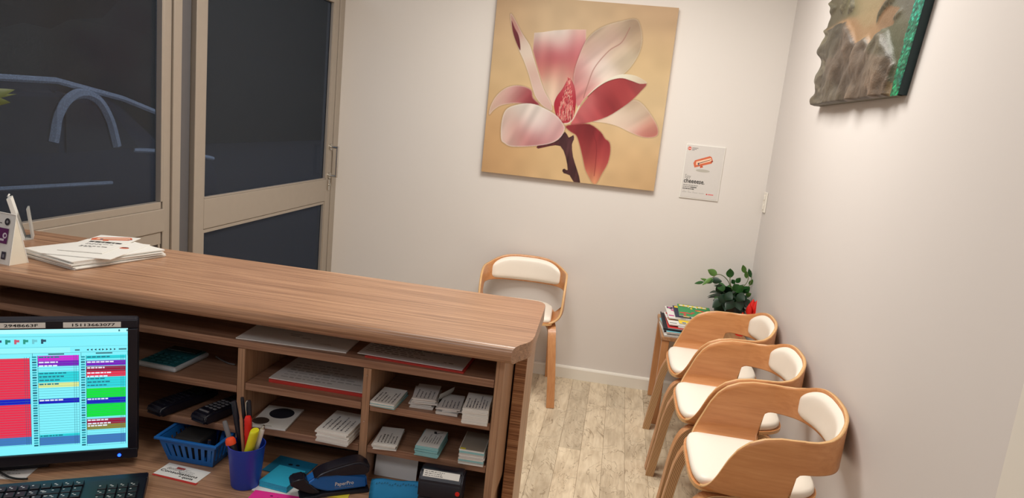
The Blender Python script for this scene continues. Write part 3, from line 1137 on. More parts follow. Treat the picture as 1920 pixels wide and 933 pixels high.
for a, b, wd, m, yd in (((1345, 515), (1328, 506), .030, 'leaf_lt', -.22), ((1334, 524), (1352, 527), .030, 'leaf_dk', -.23),
                        ((1338, 523), (1324, 530), .022, 'leaf', -.24), ((1330, 527), (1314, 522), .012, 'leaf_lt', -.24),
                        ((1320, 528), (1303, 531), .014, 'leaf', -.25), ((1335, 520), (1318, 533), .016, 'leaf_lt', -.25),
                        ((1369, 521), (1369, 504), .034, 'leaf', -.17), ((1397, 512), (1393, 497), .022, 'leaf_lt', -.1),
                        ((1400, 522), (1399, 508), .018, 'leaf_lt', -.1), ((1408, 520), (1404, 504), .018, 'leaf', -.07),
                        ((1405, 535), (1411, 524), .018, 'leaf_lt', -.07), ((1380, 530), (1388, 521), .022, 'leaf', -.15),
                        ((1378, 532), (1372, 524), .020, 'leaf', -.15), ((1360, 535), (1346, 540), .040, 'leaf', -.22),
                        ((1355, 548), (1345, 534), .040, 'leaf_dk', -.22), ((1385, 545), (1376, 533), .036, 'leaf', -.2),
                        ((1380, 548), (1393, 536), .036, 'leaf', -.2), ((1392, 548), (1405, 538), .034, 'leaf', -.15),
                        ((1398, 555), (1408, 550), .02, 'leaf_lt', -.12), ((1352, 560), (1337, 575), .035, 'leaf_dk', -.24),
                        ((1365, 560), (1347, 558), .04, 'leaf_dk', -.24), ((1375, 562), (1362, 578), .045, 'leaf_dk', -.24),
                        ((1385, 562), (1388, 580), .045, 'leaf_dk', -.24), ((1395, 560), (1402, 575), .04, 'leaf_dk', -.22),
                        ((1360, 550), (1372, 560), .045, 'leaf_dk', -.25), ((1382, 552), (1395, 562), .045, 'leaf_dk', -.25)):
    leaf_px(a, b, wd, m, yd)

# red flower-shaped object beside the pot
rf = thing('red_ornament', 'glossy red petal-shaped ornament beside the plant pot', 'ornament', (-0.065, -0.27, 0.5))
for k, (u0, v0, u1, v1, wd) in enumerate(((1408, 592, 1413, 561, .05), (1412, 592, 1420, 563, .045), (1406, 592, 1405, 570, .04), (1416, 592, 1425, 573, .035))):
    p, q = at(u0, v0, 'y', -.27 - k * .004), at(u1, v1, 'y', -.27 - k * .004)
    d = q - p
    bm = leaf_bm(d.length, wd, -0.1)
    x = d.normalized(); sd = x.cross(Vector((0.1, 1, -0.1))).normalized(); nn = sd.cross(x)
    m4 = Matrix.Identity(4)
    for i in range(3):
        m4[i][0], m4[i][1], m4[i][2], m4[i][3] = sd[i], x[i], nn[i], p[i]
    bm.transform(m4)
    r = bmesh.ops.solidify(bm, geom=bm.faces[:], thickness=0.002)
    obj('petal', bm, 'redpl', rf, world=True, smooth='all')
bm = bmesh.new()
cyl(bm, (0.0, 0.0, 0.0), (0.0, 0.0, 0.02), 0.022, n=16)
cyl(bm, (0.0, 0.0, 0.018), (0.0, 0.0, 0.13), 0.005, n=10)
obj('base', bm, 'redpl', rf)

# ------------------------------------------------------------------ magnolia canvas on the back wall
CX0, CX1, CZ0, CZ1 = -1.6608, -0.6276, 1.2241, 2.252
cv = thing('painting', 'large square canvas painting of a pink magnolia on the back wall', 'painting', ((CX0 + CX1) / 2, -0.002, CZ0))
obj('canvas', B(CX0, CX1, -0.030, -0.001, CZ0, CZ1, bev=0.002), mat('canvas_side', (196, 152, 104), 0.7), cv, world=True)
NG = 420


def crop5(u, v):
    return (u - 880) * 2.5214, v * 2.5214


def inside(X, Y, poly):
    r = np.zeros(X.shape, bool)
    n = len(poly)
    for i in range(n):
        x1, y1 = poly[i]; x2, y2 = poly[(i + 1) % n]
        if y1 == y2: continue
        c = ((y1 > Y) != (y2 > Y)) & (X < (x2 - x1) * (Y - y1) / (y2 - y1) + x1)
        r ^= c
    return r


def dist_poly(X, Y, poly, closed=True):
    d = np.full(X.shape, 1e9)
    n = len(poly)
    for i in range(n if closed else n - 1):
        x1, y1 = poly[i]; x2, y2 = poly[(i + 1) % n]
        dx, dy = x2 - x1, y2 - y1
        t = np.clip(((X - x1) * dx + (Y - y1) * dy) / (dx * dx + dy * dy + 1e-9), 0, 1)
        d = np.minimum(d, np.hypot(X - x1 - t * dx, Y - y1 - t * dy))
    return d


def smooth_poly(pts, n=5, closed=True):
    P = [np.array(p, float) for p in pts]
    m = len(P)
    out = []
    for i in range(m):
        p0, p1, p2, p3 = P[(i - 1) % m], P[i], P[(i + 1) % m], P[(i + 2) % m]
        for k in range(n):
            t = k / n
            out.append(tuple(0.5 * (2 * p1 + (p2 - p0) * t + (2 * p0 - 5 * p1 + 4 * p2 - p3) * t * t + (3 * p1 - p0 - 3 * p2 + p3) * t ** 3)))
    return out


def idw(X, Y, ctrl, pw=3.0):
    num = np.zeros(X.shape + (3,)); den = np.zeros(X.shape)
    for x, y, c in ctrl:
        k = np.exp(-((X - x) ** 2 + (Y - y) ** 2) / (2 * (37.0 if pw > 2.1 else 130.0) ** 2)) + 1e-9 / (1 + np.hypot(X - x, Y - y))
        num += k[..., None] * np.array(c, float); den += k
    return num / den[..., None]


xs = np.linspace(CX0, CX1, NG + 1); zs = np.linspace(CZ0, CZ1, NG + 1)
GX, GZ = np.meshgrid(xs, zs)
PT = np.stack([GX.ravel(), np.full(GX.size, -0.0302), GZ.ravel()], 1)
q = PT - CAM
zz = q @ AX[2]
U, V = crop5(960 + FPX * (q @ AX[0]) / zz, 466.5 - FPX * (q @ AX[1]) / zz)
X, Y = U.reshape(GX.shape), V.reshape(GX.shape)
img = idw(X, Y, [(150, 50, (206, 160, 118)), (560, 40, (204, 162, 120)), (950, 60, (204, 158, 118)), (200, 330, (226, 180, 128)), (880, 300, (222, 178, 126)),
                 (120, 700, (224, 166, 112)), (350, 780, (236, 186, 130)), (760, 760, (234, 184, 130)), (850, 850, (222, 168, 114)), (900, 560, (232, 190, 140)), (420, 80, (216, 176, 134)), (80, 780, (212, 156, 104))], 2.0)
rs = np.random.RandomState(3)


def value_noise(X, Y, s, seed):
    r = np.random.RandomState(seed); g = r.rand(64, 64)
    x, y = np.mod(X / s, 63), np.mod(Y / s, 63)
    xi, yi = x.astype(int), y.astype(int)
    fx, fy = x - xi, y - yi
    fx, fy = fx * fx * (3 - 2 * fx), fy * fy * (3 - 2 * fy)
    return (g[yi, xi] * (1 - fx) + g[yi, xi + 1] * fx) * (1 - fy) + (g[yi + 1, xi] * (1 - fx) + g[yi + 1, xi + 1] * fx) * fy


img *= (0.97 + 0.06 * value_noise(X, Y, 60, 1))[..., None] * np.array((0.98, 1.01, 1.09))


def petal(pts, ctrl, rim=(240, 222, 212), rimw=7, rima=0.6, vein=None, dark=0, sm=4, pw=3.0):
    global img
    poly = smooth_poly(pts, sm) if sm > 1 else pts
    msk = inside(X, Y, poly)
    d = dist_poly(X, Y, poly)
    c = idw(X, Y, ctrl, pw)
    if vein:
        ang, s, amt = vein
        a = math.radians(ang)
        acr = X * math.cos(a) + Y * math.sin(a); alo = -X * math.sin(a) + Y * math.cos(a)
        c *= (1 + 1.5 * amt * (value_noise(acr * 6, alo, s, 9) - 0.5))[..., None]
    k = np.clip(1 - d / rimw, 0, 1) ** 1.5 * rima
    c = c * (1 - k[..., None]) + np.array(rim, float) * k[..., None]
    if dark:
        s = np.clip(1 - d / dark, 0, 1) * (~msk) * 0.16          # soft painted outline against the ground
        img *= (1 - s)[..., None]
    e = np.clip(0.5 + d / 2.0, 0, 1) * msk + np.clip(0.5 - d / 2.0, 0, 1) * (~msk)
    img = img * (1 - e[..., None]) + c * e[..., None]


def stroke(pts, rgb, wd, a=0.8):
    global img
    d = dist_poly(X, Y, [(p.x, p.y) for p in spline([(x, y, 0) for x, y in pts], 6)], closed=False)
    k = np.clip(1.2 - d / wd, 0, 1) * a
    img = img * (1 - k[..., None]) + np.array(rgb, float) * k[..., None]


# background petals first
petal([(307, 155), (340, 153), (400, 144), (470, 139), (552, 140), (551, 190), (535, 250), (510, 310), (497, 380), (500, 440), (480, 500), (410, 512), (385, 490), (350, 410), (320, 310), (301, 240)],
      [(330, 165, (226, 206, 196)), (430, 155, (228, 212, 204)), (530, 150, (216, 170, 162)), (330, 220, (200, 140, 138)), (430, 205, (218, 170, 168)), (520, 210, (196, 116, 122)),
       (320, 265, (182, 96, 100)), (400, 270, (178, 78, 88)), (480, 270, (190, 96, 104)), (345, 330, (196, 120, 110)), (430, 340, (208, 146, 132)), (490, 330, (190, 110, 106)),
       (380, 400, (226, 190, 166)), (450, 390, (214, 164, 150)), (400, 470, (230, 196, 176)), (470, 480, (190, 120, 116))], rima=0.25, rimw=5, vein=(5, 200, 0.12), sm=1)
petal([(492, 425), (495, 350), (512, 285), (548, 200), (592, 150), (650, 119), (720, 100), (787, 90), (810, 130), (817, 190), (805, 245), (775, 300), (735, 345), (690, 368), (640, 388), (590, 425), (540, 472), (515, 505), (496, 470)],
      [(560, 220, (186, 150, 134)), (620, 150, (190, 162, 142)), (720, 120, (190, 160, 138)), (790, 110, (164, 132, 110)), (800, 200, (180, 150, 126)), (760, 290, (206, 180, 156)),
       (680, 180, (200, 160, 148)), (700, 260, (216, 188, 168)), (600, 240, (214, 176, 170)), (540, 300, (222, 170, 168)), (600, 320, (240, 218, 212)), (560, 380, (226, 180, 176)),
       (640, 340, (230, 204, 192)), (520, 440, (206, 120, 122)), (520, 350, (190, 120, 120)), (560, 420, (216, 150, 146))], rim=(226, 208, 188), rima=0.5, rimw=5, vein=(50, 120, 0.10), dark=7)
stroke([(540, 462), (560, 400), (592, 320), (660, 240), (720, 200), (760, 130)], (158, 104, 96), 3.0, 0.7)
petal([(580, 572), (650, 552), (710, 515), (772, 474), (812, 486), (852, 532), (886, 590), (893, 630), (872, 648), (820, 648), (760, 625), (700, 596), (640, 580)],
      [(620, 570, (226, 190, 170)), (700, 545, (228, 202, 184)), (770, 495, (206, 170, 146)), (820, 530, (216, 184, 162)), (860, 590, (204, 150, 130)), (880, 630, (190, 104, 98)),
       (820, 635, (206, 120, 112)), (760, 600, (228, 186, 170)), (780, 560, (232, 208, 190)), (720, 580, (230, 196, 180))], rim=(236, 208, 190), rima=0.5, vein=(60, 140, 0.08), dark=6)
petal([(480, 585), (510, 530), (552, 470), (602, 418), (655, 385), (720, 368), (785, 383), (838, 395), (812, 430), (770, 472), (720, 510), (650, 552), (570, 577), (500, 590)],
      [(500, 570, (196, 96, 98)), (540, 520, (206, 110, 112)), (560, 480, (200, 110, 110)), (620, 430, (172, 66, 70)), (680, 400, (168, 62, 64)), (760, 400, (158, 52, 56)), (820, 400, (172, 82, 80)),
       (700, 460, (160, 50, 54)), (640, 500, (150, 44, 50)), (600, 550, (176, 70, 74)), (740, 470, (176, 72, 72)), (560, 560, (182, 78, 84))], rim=(196, 110, 100), rima=0.3, rimw=5, vein=(-35, 160, 0.15), dark=6, sm=3)
petal([(560, 450), (610, 402), (665, 368), (722, 351), (782, 357), (822, 377), (839, 393), (800, 395), (760, 380), (715, 369), (655, 383), (602, 416)],
      [(600, 415, (236, 214, 200)), (700, 358, (238, 222, 206)), (780, 368, (232, 214, 192)), (825, 388, (206, 172, 150))], rim=(246, 236, 222), rima=0.4, rimw=3)
stroke([(560, 458), (602, 418), (655, 386), (716, 371), (762, 382), (802, 397)], (120, 34, 40), 2.2, 0.8)
petal([(94, 542), (100, 502), (130, 450), (180, 412), (240, 404), (292, 424), (302, 462), (332, 496), (262, 490), (205, 488), (150, 498), (115, 520)],
      [(105, 515, (220, 180, 160)), (140, 460, (226, 188, 172)), (190, 430, (228, 188, 180)), (250, 420, (204, 150, 146)), (290, 440, (150, 50, 60)), (280, 475, (160, 56, 66)),
       (240, 470, (186, 96, 100)), (200, 475, (206, 130, 128)), (150, 480, (214, 166, 158)), (310, 490, (130, 40, 48))], rim=(238, 214, 196), rima=0.6, vein=(50, 120, 0.1), dark=6)
petal([(195, 64), (212, 85), (250, 158), (286, 214), (301, 262), (322, 332), (352, 422), (382, 480), (392, 514), (384, 522), (350, 502), (316, 462), (300, 420), (281, 352), (257, 285), (236, 238), (211, 165), (196, 102)],
      [(205, 90, (196, 156, 140)), (220, 130, (190, 120, 116)), (250, 190, (216, 186, 174)), (275, 250, (232, 206, 192)), (290, 320, (226, 190, 176)), (320, 400, (230, 196, 186)), (345, 450, (224, 182, 176)),
       (375, 500, (216, 170, 160)), (310, 360, (206, 158, 148))], rim=(240, 222, 210), rima=0.6, rimw=5, dark=6, sm=3)
petal([(200, 98), (214, 130), (232, 165), (240, 205), (240, 238), (222, 200), (206, 150)], [(210, 130, (118, 48, 56)), (235, 200, (104, 36, 46))], rima=0.0)
petal([(400, 500), (412, 458), (440, 420), (468, 373), (486, 384), (499, 420), (504, 480), (496, 540), (476, 575), (445, 582), (415, 556)],
      [(420, 500, (176, 40, 56)), (460, 440, (186, 60, 72)), (470, 390, (196, 96, 100)), (480, 500, (172, 36, 52)), (450, 560, (186, 56, 70))], rim=(150, 36, 48), rima=0.5)
for k in range(420):        # stamens
    ty = rs.uniform(374, 575); hw = 5 + (ty - 374) * 0.23; hw = min(hw, 46)
    cx_ = 472 - (ty - 374) * 0.10 + rs.uniform(-1, 1) * hw * 0.85
    rgb = [(232, 150, 140), (120, 20, 34), (214, 96, 98), (240, 190, 170), (206, 60, 72)][rs.randint(5)]
    up = 8 if ty < 490 else 24
    d = dist_poly(X, Y, [(cx_, ty), (cx_ + rs.uniform(-3, 5), ty - up)], closed=False)
    kk = np.clip(1.3 - d / 1.6, 0, 1) * 0.85
    img = img * (1 - kk[..., None]) + np.array(rgb, float) * kk[..., None]
petal([(420, 660), (452, 622), (470, 650), (492, 638), (494, 660), (485, 682), (490, 740), (508, 798), (524, 862), (495, 862), (474, 828), (446, 818), (440, 803), (450, 797), (465, 803), (455, 740), (430, 690), (380, 690), (325, 702), (323, 688), (380, 678)],
      [(440, 650, (70, 36, 42)), (470, 700, (96, 56, 60)), (480, 780, (64, 34, 38)), (505, 850, (84, 50, 50)), (360, 692, (104, 42, 46)), (450, 808, (80, 44, 46))], rim=(44, 22, 26), rima=0.5, rimw=6, vein=(10, 60, 0.25), sm=2)
petal([(150, 655), (152, 580), (172, 520), (220, 496), (290, 489), (352, 510), (412, 546), (446, 590), (450, 612), (430, 650), (382, 678), (300, 690), (202, 692), (166, 676)],
      [(180, 540, (222, 190, 180)), (240, 510, (228, 208, 200)), (330, 520, (232, 210, 204)), (400, 560, (226, 190, 188)), (440, 600, (210, 150, 152)), (160, 620, (230, 206, 196)),
       (215, 610, (216, 146, 144)), (270, 580, (232, 206, 202)), (330, 600, (236, 214, 212)), (200, 660, (216, 170, 160)), (260, 650, (206, 130, 132)), (330, 655, (204, 128, 132)), (390, 640, (216, 158, 160)), (180, 580, (224, 186, 176))],
      rim=(246, 232, 224), rima=0.65, rimw=8, vein=(30, 160, 0.10), dark=8)
petal([(455, 596), (510, 586), (570, 587), (620, 622), (642, 655), (662, 672), (667, 712), (655, 770), (626, 822), (602, 865), (585, 866), (570, 845), (548, 800), (535, 742), (520, 680), (505, 640), (478, 622)],
      [(490, 605, (150, 50, 56)), (560, 610, (120, 34, 40)), (540, 660, (148, 46, 50)), (610, 650, (146, 44, 50)), (650, 700, (168, 60, 64)), (590, 720, (160, 56, 58)), (560, 760, (190, 84, 78)),
       (600, 800, (206, 110, 88)), (620, 780, (184, 76, 74)), (590, 850, (226, 160, 116)), (550, 700, (170, 64, 64)), (640, 750, (178, 70, 72))], rim=(216, 130, 110), rima=0.45, rimw=5, vein=(15, 140, 0.18), dark=7, sm=3)
stroke([(575, 600), (600, 680), (598, 760), (590, 830)], (120, 34, 40), 2.5, 0.5)
stroke([(450, 584), (470, 580), (492, 560), (520, 500)], (240, 214, 206), 4, 0.8)
img = np.clip(img, 0, 255)
img = 255 * (img / 255) ** 1.0 * np.array((0.905, 0.95, 0.945))


def grid_mesh(name, P, cols, m, parent, nx, ny, world=True, smooth=False):
    """P: (ny+1)*(nx+1) points row by row"""
    me = bpy.data.meshes.new(name)
    nvt = (nx + 1) * (ny + 1)
    inv = np.array(root_m(parent).inverted())
    Q = P @ inv[:3, :3].T + inv[:3, 3]
    me.vertices.add(nvt); me.vertices.foreach_set('co', Q.astype(np.float32).ravel())
    i = np.arange(nx * ny); r, c = i // nx, i % nx
    a = r * (nx + 1) + c
    idx = np.stack([a, a + 1, a + nx + 2, a + nx + 1], 1).astype(np.int32)
    me.loops.add(idx.size); me.loops.foreach_set('vertex_index', idx.ravel())
    me.polygons.add(nx * ny)
    me.polygons.foreach_set('loop_start', (np.arange(nx * ny) * 4).astype(np.int32))
    me.polygons.foreach_set('loop_total', np.full(nx * ny, 4, np.int32))
    me.update(calc_edges=True)
    ca = me.color_attributes.new('col', 'FLOAT_COLOR', 'POINT')
    c01 = cols.reshape(-1, 3) / 255
    l = np.where(c01 <= 0.04045, c01 / 12.92, ((c01 + 0.055) / 1.055) ** 2.4)
    rgba = np.concatenate([l, np.ones((len(l), 1))], 1).astype(np.float32)
    ca.data.foreach_set('color', rgba.ravel())
    if smooth: me.polygons.foreach_set('use_smooth', np.ones(nx * ny, bool))
    me.materials.append(MT[m])
    me.validate()
    o = bpy.data.objects.new(name, me); COL.objects.link(o); o.parent = parent
    return o


grid_mesh('painted_face', PT, img, 'paint', cv, NG, NG)

# ------------------------------------------------------------------ notice in an acrylic holder
NX, NZ = -0.4748, 1.5128
nt_ = thing('notice', 'white notice reading cheeeese in a clear holder right of the painting', 'poster', (NX + 0.108, -0.002, NZ - 0.305))
obj('holder', B(NX - 0.003, NX + 0.218, -0.007, -0.001, NZ - 0.309, NZ + 0.003, bev=0.001), 'white', nt_, world=True)
obj('sheet', B(NX + 0.002, NX + 0.213, -0.0085, -0.0072, NZ - 0.303, NZ - 0.001), 'paper_grey', nt_, world=True)
NM = frame_m((NX + 0.0, -0.0088, NZ - 0.305), (1, 0, 0), (0, 0, 1))


def slant(cx_, cy_, pts, ang, s=1.0):
    c, k = math.cos(ang), math.sin(ang)
    return [(cx_ + (x * c - y * k) * s, cy_ + (x * k + y * c) * s) for x, y in pts]


def circ(cx_, cy_, r, n=18, ry=None):
    ry = r if ry is None else ry
    return [(cx_ + r * math.cos(2 * PI * i / n), cy_ + ry * math.sin(2 * PI * i / n)) for i in range(n)]


def denture(cx_, cy_, s=1.0):
    A = 0.36
    body = [(-.058, -.018), (.046, -.02), (.056, -.006), (.054, .018), (.045, .026), (-.045, .024), (-.058, .01)]
    inn = [(-.046, -.006), (.05, -.006), (.048, .014), (-.040, .014)]
    mouth = [(-.034, -.002), (.046, .002), (.046, .005), (-.034, .002)]
    P_ = [(circ(cx_ + .004 * s, cy_ - .052 * s, .042 * s, 18, .009 * s), (186, 182, 172), 1), (slant(cx_, cy_, body, A, s), (214, 110, 74), 2),
          (slant(cx_, cy_, inn, A, s), (244, 206, 178), 3), (slant(cx_, cy_, mouth, A, s), (70, 50, 50), 4),
          (slant(cx_, cy_, [(-.034, -.012), (-.026, -.012), (-.026, .004), (-.034, .004)], A, s), (110, 110, 126), 4),
          (slant(cx_, cy_, [(.042, -.014), (.056, -.012), (.056, -.004), (.046, -.004)], A, s), (150, 60, 50), 4),
          (slant(cx_, cy_, [(-.026, -.03), (-.008, -.03), (-.01, -.018), (-.024, -.018)], A, s), (206, 96, 60), 2)]
    return P_


polys = [(circ(0.018, 0.283, 0.010), (216, 84, 66), 1), (rect(0.011, 0.281, 0.026, 0.285), (244, 220, 210), 2)]
for k, wv in enumerate((0.034, 0.026, 0.014)): polys.append((rect(0.032, 0.286 - k * .0065, 0.032 + wv, 0.289 - k * .0065), (130, 128, 126), 1))
polys += denture(0.105, 0.212, 0.95)
for k, (x, wv, c) in enumerate(((0.010, 0.075, (156, 154, 150)), (0.010, 0.042, (156, 154, 150)), (0.010, 0.062, (90, 88, 86)))):
    y = 0.070 - k * 0.0105
    xx = x
    while xx < x + wv:
        L_ = random.uniform(.006, .014); polys.append((rect(xx, y, xx + L_, y + .0055), c, 1)); xx += L_ + .002
polys.append((rect(0.056, 0.0595, 0.088, 0.065), (90, 88, 86), 1))
for x in (0.014, 0.040, 0.066): polys.append((circ(x + 0.006, 0.040, 0.004, 12), (206, 200, 194), 1))
for x, wv in ((0.010, .024), (0.042, .020), (0.068, .03), (.104, .03)): polys.append((rect(x, 0.031, x + wv, 0.033), (170, 168, 164), 1))
polys.append((circ(0.150, 0.030, 0.004, 10), (206, 60, 60), 1)); polys.append((rect(0.157, 0.027, 0.188, 0.033), (226, 130, 130), 1))
flat_print('print', polys, nt_, NM)
lettering('Say', 0.021, nt_, NM @ Vector((0.012, 0.114, 0.0006)), (1, 0, 0), (0, 0, 1), 'ink_grey', -0.006, width=0.034)
lettering('cheeeese.', 0.026, nt_, NM @ Vector((0.010, 0.086, 0.0006)), (1, 0, 0), (0, 0, 1), 'ink', 0.014, width=0.118)

# light switch on the right wall close to the corner
sw = thing('light_switch', 'narrow white double light switch plate by the corner', 'switch', (-0.001, -0.055, 1.178))
obj('plate', B(-0.009, -0.001, -0.092, -0.022, 1.178, 1.292, bev=0.002), 'trim', sw, world=True)
for zc in (1.262, 1.208):
    obj('rocker', B(-0.014, -0.009, -0.068, -0.046, zc - 0.014, zc + 0.014, bev=0.002), 'trim', sw, world=True)

# ------------------------------------------------------------------ textured relief artwork on the right wall
ra = thing('relief_artwork', 'textured rocky relief panel with an emerald glitter edge, high on the right wall', 'artwork', (-0.002, -1.36, 1.745))
bm = bmesh.new()
prism(bm, [(-1.844, 1.746), (-1.844 - 0.228, 2.66), (-0.905, 2.66), (-0.905, 1.746)], -0.028, -0.002, axis='x')
obj('panel', bm, mat('dark_teal_side', (24, 48, 52), 0.5), ra, world=True)
nx, ny = 200, 190
yy = np.linspace(-0.882, -1.848, nx + 1); z2 = np.linspace(1.743, 2.662, ny + 1)
GY, GZ = np.meshgrid(yy, z2)
PT2 = np.stack([np.full(GY.size, -0.03), GY.ravel(), GZ.ravel()], 1)
GYs = GY - ((GY + 0.882) / (-1.848 + 0.882)) * np.clip(GZ - 1.745, 0, 2) * 0.25
PT2[:, 1] = GYs.ravel()
q = PT2 - CAM; zz = q @ AX[2]
U = ((960 + FPX * (q @ AX[0]) / zz) - 1500) * 4.24; V = (466.5 - FPX * (q @ AX[1]) / zz) * 4.24
X, Y = U.reshape(GY.shape), V.reshape(GY.shape)
n1 = value_noise(X, Y, 26, 5); n2 = value_noise(X, Y, 11, 6); n3 = value_noise(X * 3.2 + Y * 0.9, Y * 0.8 - X * .2, 40, 7); n4 = value_noise(X, Y, 70, 8); n5 = value_noise(X, Y, 5, 11)
img = idw(X, Y, [(480, 60, (168, 148, 104)), (520, 160, (176, 150, 104)), (560, 260, (182, 138, 92)), (430, 210, (178, 132, 88)), (700, 200, (160, 118, 78)), (420, 60, (112, 112, 74)),
                 (520, -300, (160, 142, 100)), (520, -700, (150, 138, 100)), (330, 60, (104, 98, 74))], 2.2)
disp = 0.002 * n1 + 0.001 * n2
# green-grey field on the right
gm = inside(X, Y, [(640, 240), (740, 200), (800, 60), (690, 40), (690, -900), (1300, -900), (860, 240), (800, 560), (740, 700), (700, 520)])
g = idw(X, Y, [(780, 120, (112, 116, 92)), (760, 240, (98, 104, 74)), (800, 380, (88, 98, 66)), (850, 60, (110, 112, 100)), (900, -400, (90, 104, 80))])
img = np.where(gm[..., None], g, img)
# rock mass below a jagged crest
rock = inside(X, Y, [(60, 1000), (60, 260), (240, 240), (330, 190), (380, 170), (425, 260), (455, 360), (520, 310), (545, 295), (575, 400), (620, 300), (650, 252), (700, 262), (740, 420), (756, 515), (735, 600), (705, 730), (690, 1000)])
rc = idw(X, Y, [(300, 300, (104, 98, 84)), (400, 330, (124, 104, 90)), (500, 420, (132, 112, 98)), (650, 350, (112, 106, 84)), (450, 560, (124, 104, 90)), (620, 520, (134, 114, 96)), (250, 700, (118, 108, 92)),
                (500, 700, (132, 110, 92)), (660, 650, (140, 114, 94)), (350, 620, (116, 100, 88))])
n6 = value_noise(X + Y * 0.28, Y * 0.35, 46, 15)
rc = rc * (0.52 + 0.34 * n6 + 0.18 * n3 + 0.16 * n5)[..., None]  # fold shading put into the colour: hollows darker than ridges
img = np.where(rock[..., None], rc, img)
n6 = value_noise(X + Y * 0.28, Y * 0.35, 46, 15)
disp = np.where(rock, 0.002 + 0.026 * n6 + 0.006 * n3 + 0.003 * n2 + 0.002 * n5, disp)
# lumpy left margin
lm_x = 330 - (Y * 0.25)
left = X < (250 + 40 * np.sin(Y / 38.0) - Y * 0.08)
lc = idw(X, Y, [(250, 60, (118, 114, 92)), (230, 300, (124, 118, 98)), (200, 560, (126, 120, 102)), (150, 780, (116, 108, 92))]) * (0.85 + 0.3 * n1)[..., None]
img = np.where(left[..., None], lc, img)
disp = np.where(left, 0.008 + 0.014 * n1 + 0.004 * n2, disp)
# leaf-like ridges near the top
for a in ([(610, 190), (650, 120), (700, 60), (760, 0), (790, -80), (740, -60), (680, 20), (630, 100)], [(740, 160), (770, 110), (810, 70), (824, 80), (800, 120), (760, 160)],
          [(320, 100), (330, 40), (360, -60), (400, -40), (370, 60), (350, 105)], [(380, 100), (400, 40), (420, -40), (440, 20), (436, 70), (410, 104)]):
    mk = inside(X, Y, smooth_poly(a, 3)); d = dist_poly(X, Y, a)
    cc = np.array((104, 100, 78), float) * (0.75 + 0.6 * n2)[..., None]
    img = np.where(mk[..., None], cc, img)
    disp = np.where(mk, 0.005 + np.clip(d * 0.0006, 0, 0.010), disp)
# emerald glitter strip
gl_l = (915 - Y * 0.262)
gs = (X > gl_l)
gc = idw(X, Y, [(960, 40, (30, 128, 108)), (900, 300, (30, 118, 92)), (840, 560, (32, 122, 92)), (740, 700, (36, 140, 96)), (850, 660, (24, 70, 72))]) * (0.45 + 1.05 * n5 * n2 * 1.8)[..., None]
img = np.where(gs[..., None], gc, img)
disp = np.where(gs, 0.001 + 0.003 * n5, disp)
img = np.clip(img, 0, 255)
lum = img.mean(-1, keepdims=True)
img = np.where(gs[..., None], img * np.array((.8, .92, .9)), (lum * .3 + img * .7) * np.array((.80, .78, .74)))
for _ in range(4):
    p_ = np.pad(disp, 1, mode='edge')
    disp = np.where(gs, disp, (p_[:-2, 1:-1] + p_[2:, 1:-1] + p_[1:-1, :-2] + p_[1:-1, 2:] + p_[1:-1, 1:-1]) / 5)
edge = np.clip((GY + 1.848) / 0.004, 0, 1) * np.clip((GZ - 1.743) / 0.004, 0.0, 1)
# ragged outline on the left edge
fw = (GY + 0.882) / (-1.848 + 0.882)
GY2 = GY - fw * np.clip(GZ - 1.745, 0, 2) * 0.25
GY2b = GY2.copy()
rag = 0.022 * np.sin(GZ * 58.0) + 0.018 * (value_noise(GZ * 900, GZ * 0 + 3.3, 20, 12) - 0.3)
GY2 += np.clip((GY + 1.05) / 0.17, 0, 1) * (rag - 0.012)
PT2 = np.stack([(-0.029 - disp * edge).ravel(), GY2.ravel(), GZ.ravel()], 1)
o = grid_mesh('relief_face', PT2, img, 'relief', ra, nx, ny, smooth=True)
# dark side strip closing the relief towards the camera and its grey lower edge
bm = bmesh.new()
for i in range(nx):
    if yy[i] < -1.84: continue
    a, b = i, i + 1
    pa, pb = PT2[a], PT2[b]
    vs = [bm.verts.new(p) for p in (tuple(pa), tuple(pb), (-0.004, pb[1], pb[2] - 0.0), (-0.004, pa[1], pa[2] - 0.0))]
    bm.faces.new(vs)
for j in range(ny):
    pa, pb = PT2[j * (nx + 1)], PT2[(j + 1) * (nx + 1)]
    vs = [bm.verts.new(p) for p in (tuple(pa), tuple(pb), (-0.004, pb[1], pb[2]), (-0.004, pa[1], pa[2]))]
    bm.faces.new(vs)
obj('relief_edge', bm, mat('relief_edge_grey', (96, 90, 74), 0.7, noise_amt=0.3, nscale=60), ra, world=True)

# ------------------------------------------------------------------ paper helpers
def quad(px, z):
    """front-left, front-right, back-right, back-left pixels on a level surface -> centre, width, depth, turn"""
    a, b, c, d = [at(u, v, 'z', z) for u, v in px]
    xv = ((b - a) + (c - d)) / 2; yv = ((d - a) + (c - b)) / 2
    return (a + b + c + d) / 4, xv.length, yv.length, math.atan2(xv.y, xv.x)


def scribble(w, d, rows, seed, rgb=(70, 66, 70), along='x', fill=0.85, m=0.08):
    r = random.Random(seed); out = []
    W, D = (w, d) if along == 'x' else (d, w)
    for k in range(rows):
        y = D / 2 - D * (m + (1 - 2 * m) * (k + 0.5) / rows)
        x = -W / 2 + W * m
        end = -W / 2 + W * (m + (1 - 2 * m) * r.uniform(fill * 0.5, fill))
        while x < end:
            L_ = r.uniform(0.025, 0.09) * W
            h = D / rows * r.uniform(0.16, 0.34)
            q = rect(x, y - h / 2, min(x + L_, W / 2 - 0.001), y + h / 2)
            if along == 'y': q = [(-b, a) for a, b in q]
            out.append((q, rgb, 1)); x += L_ + 0.02 * W
    return out


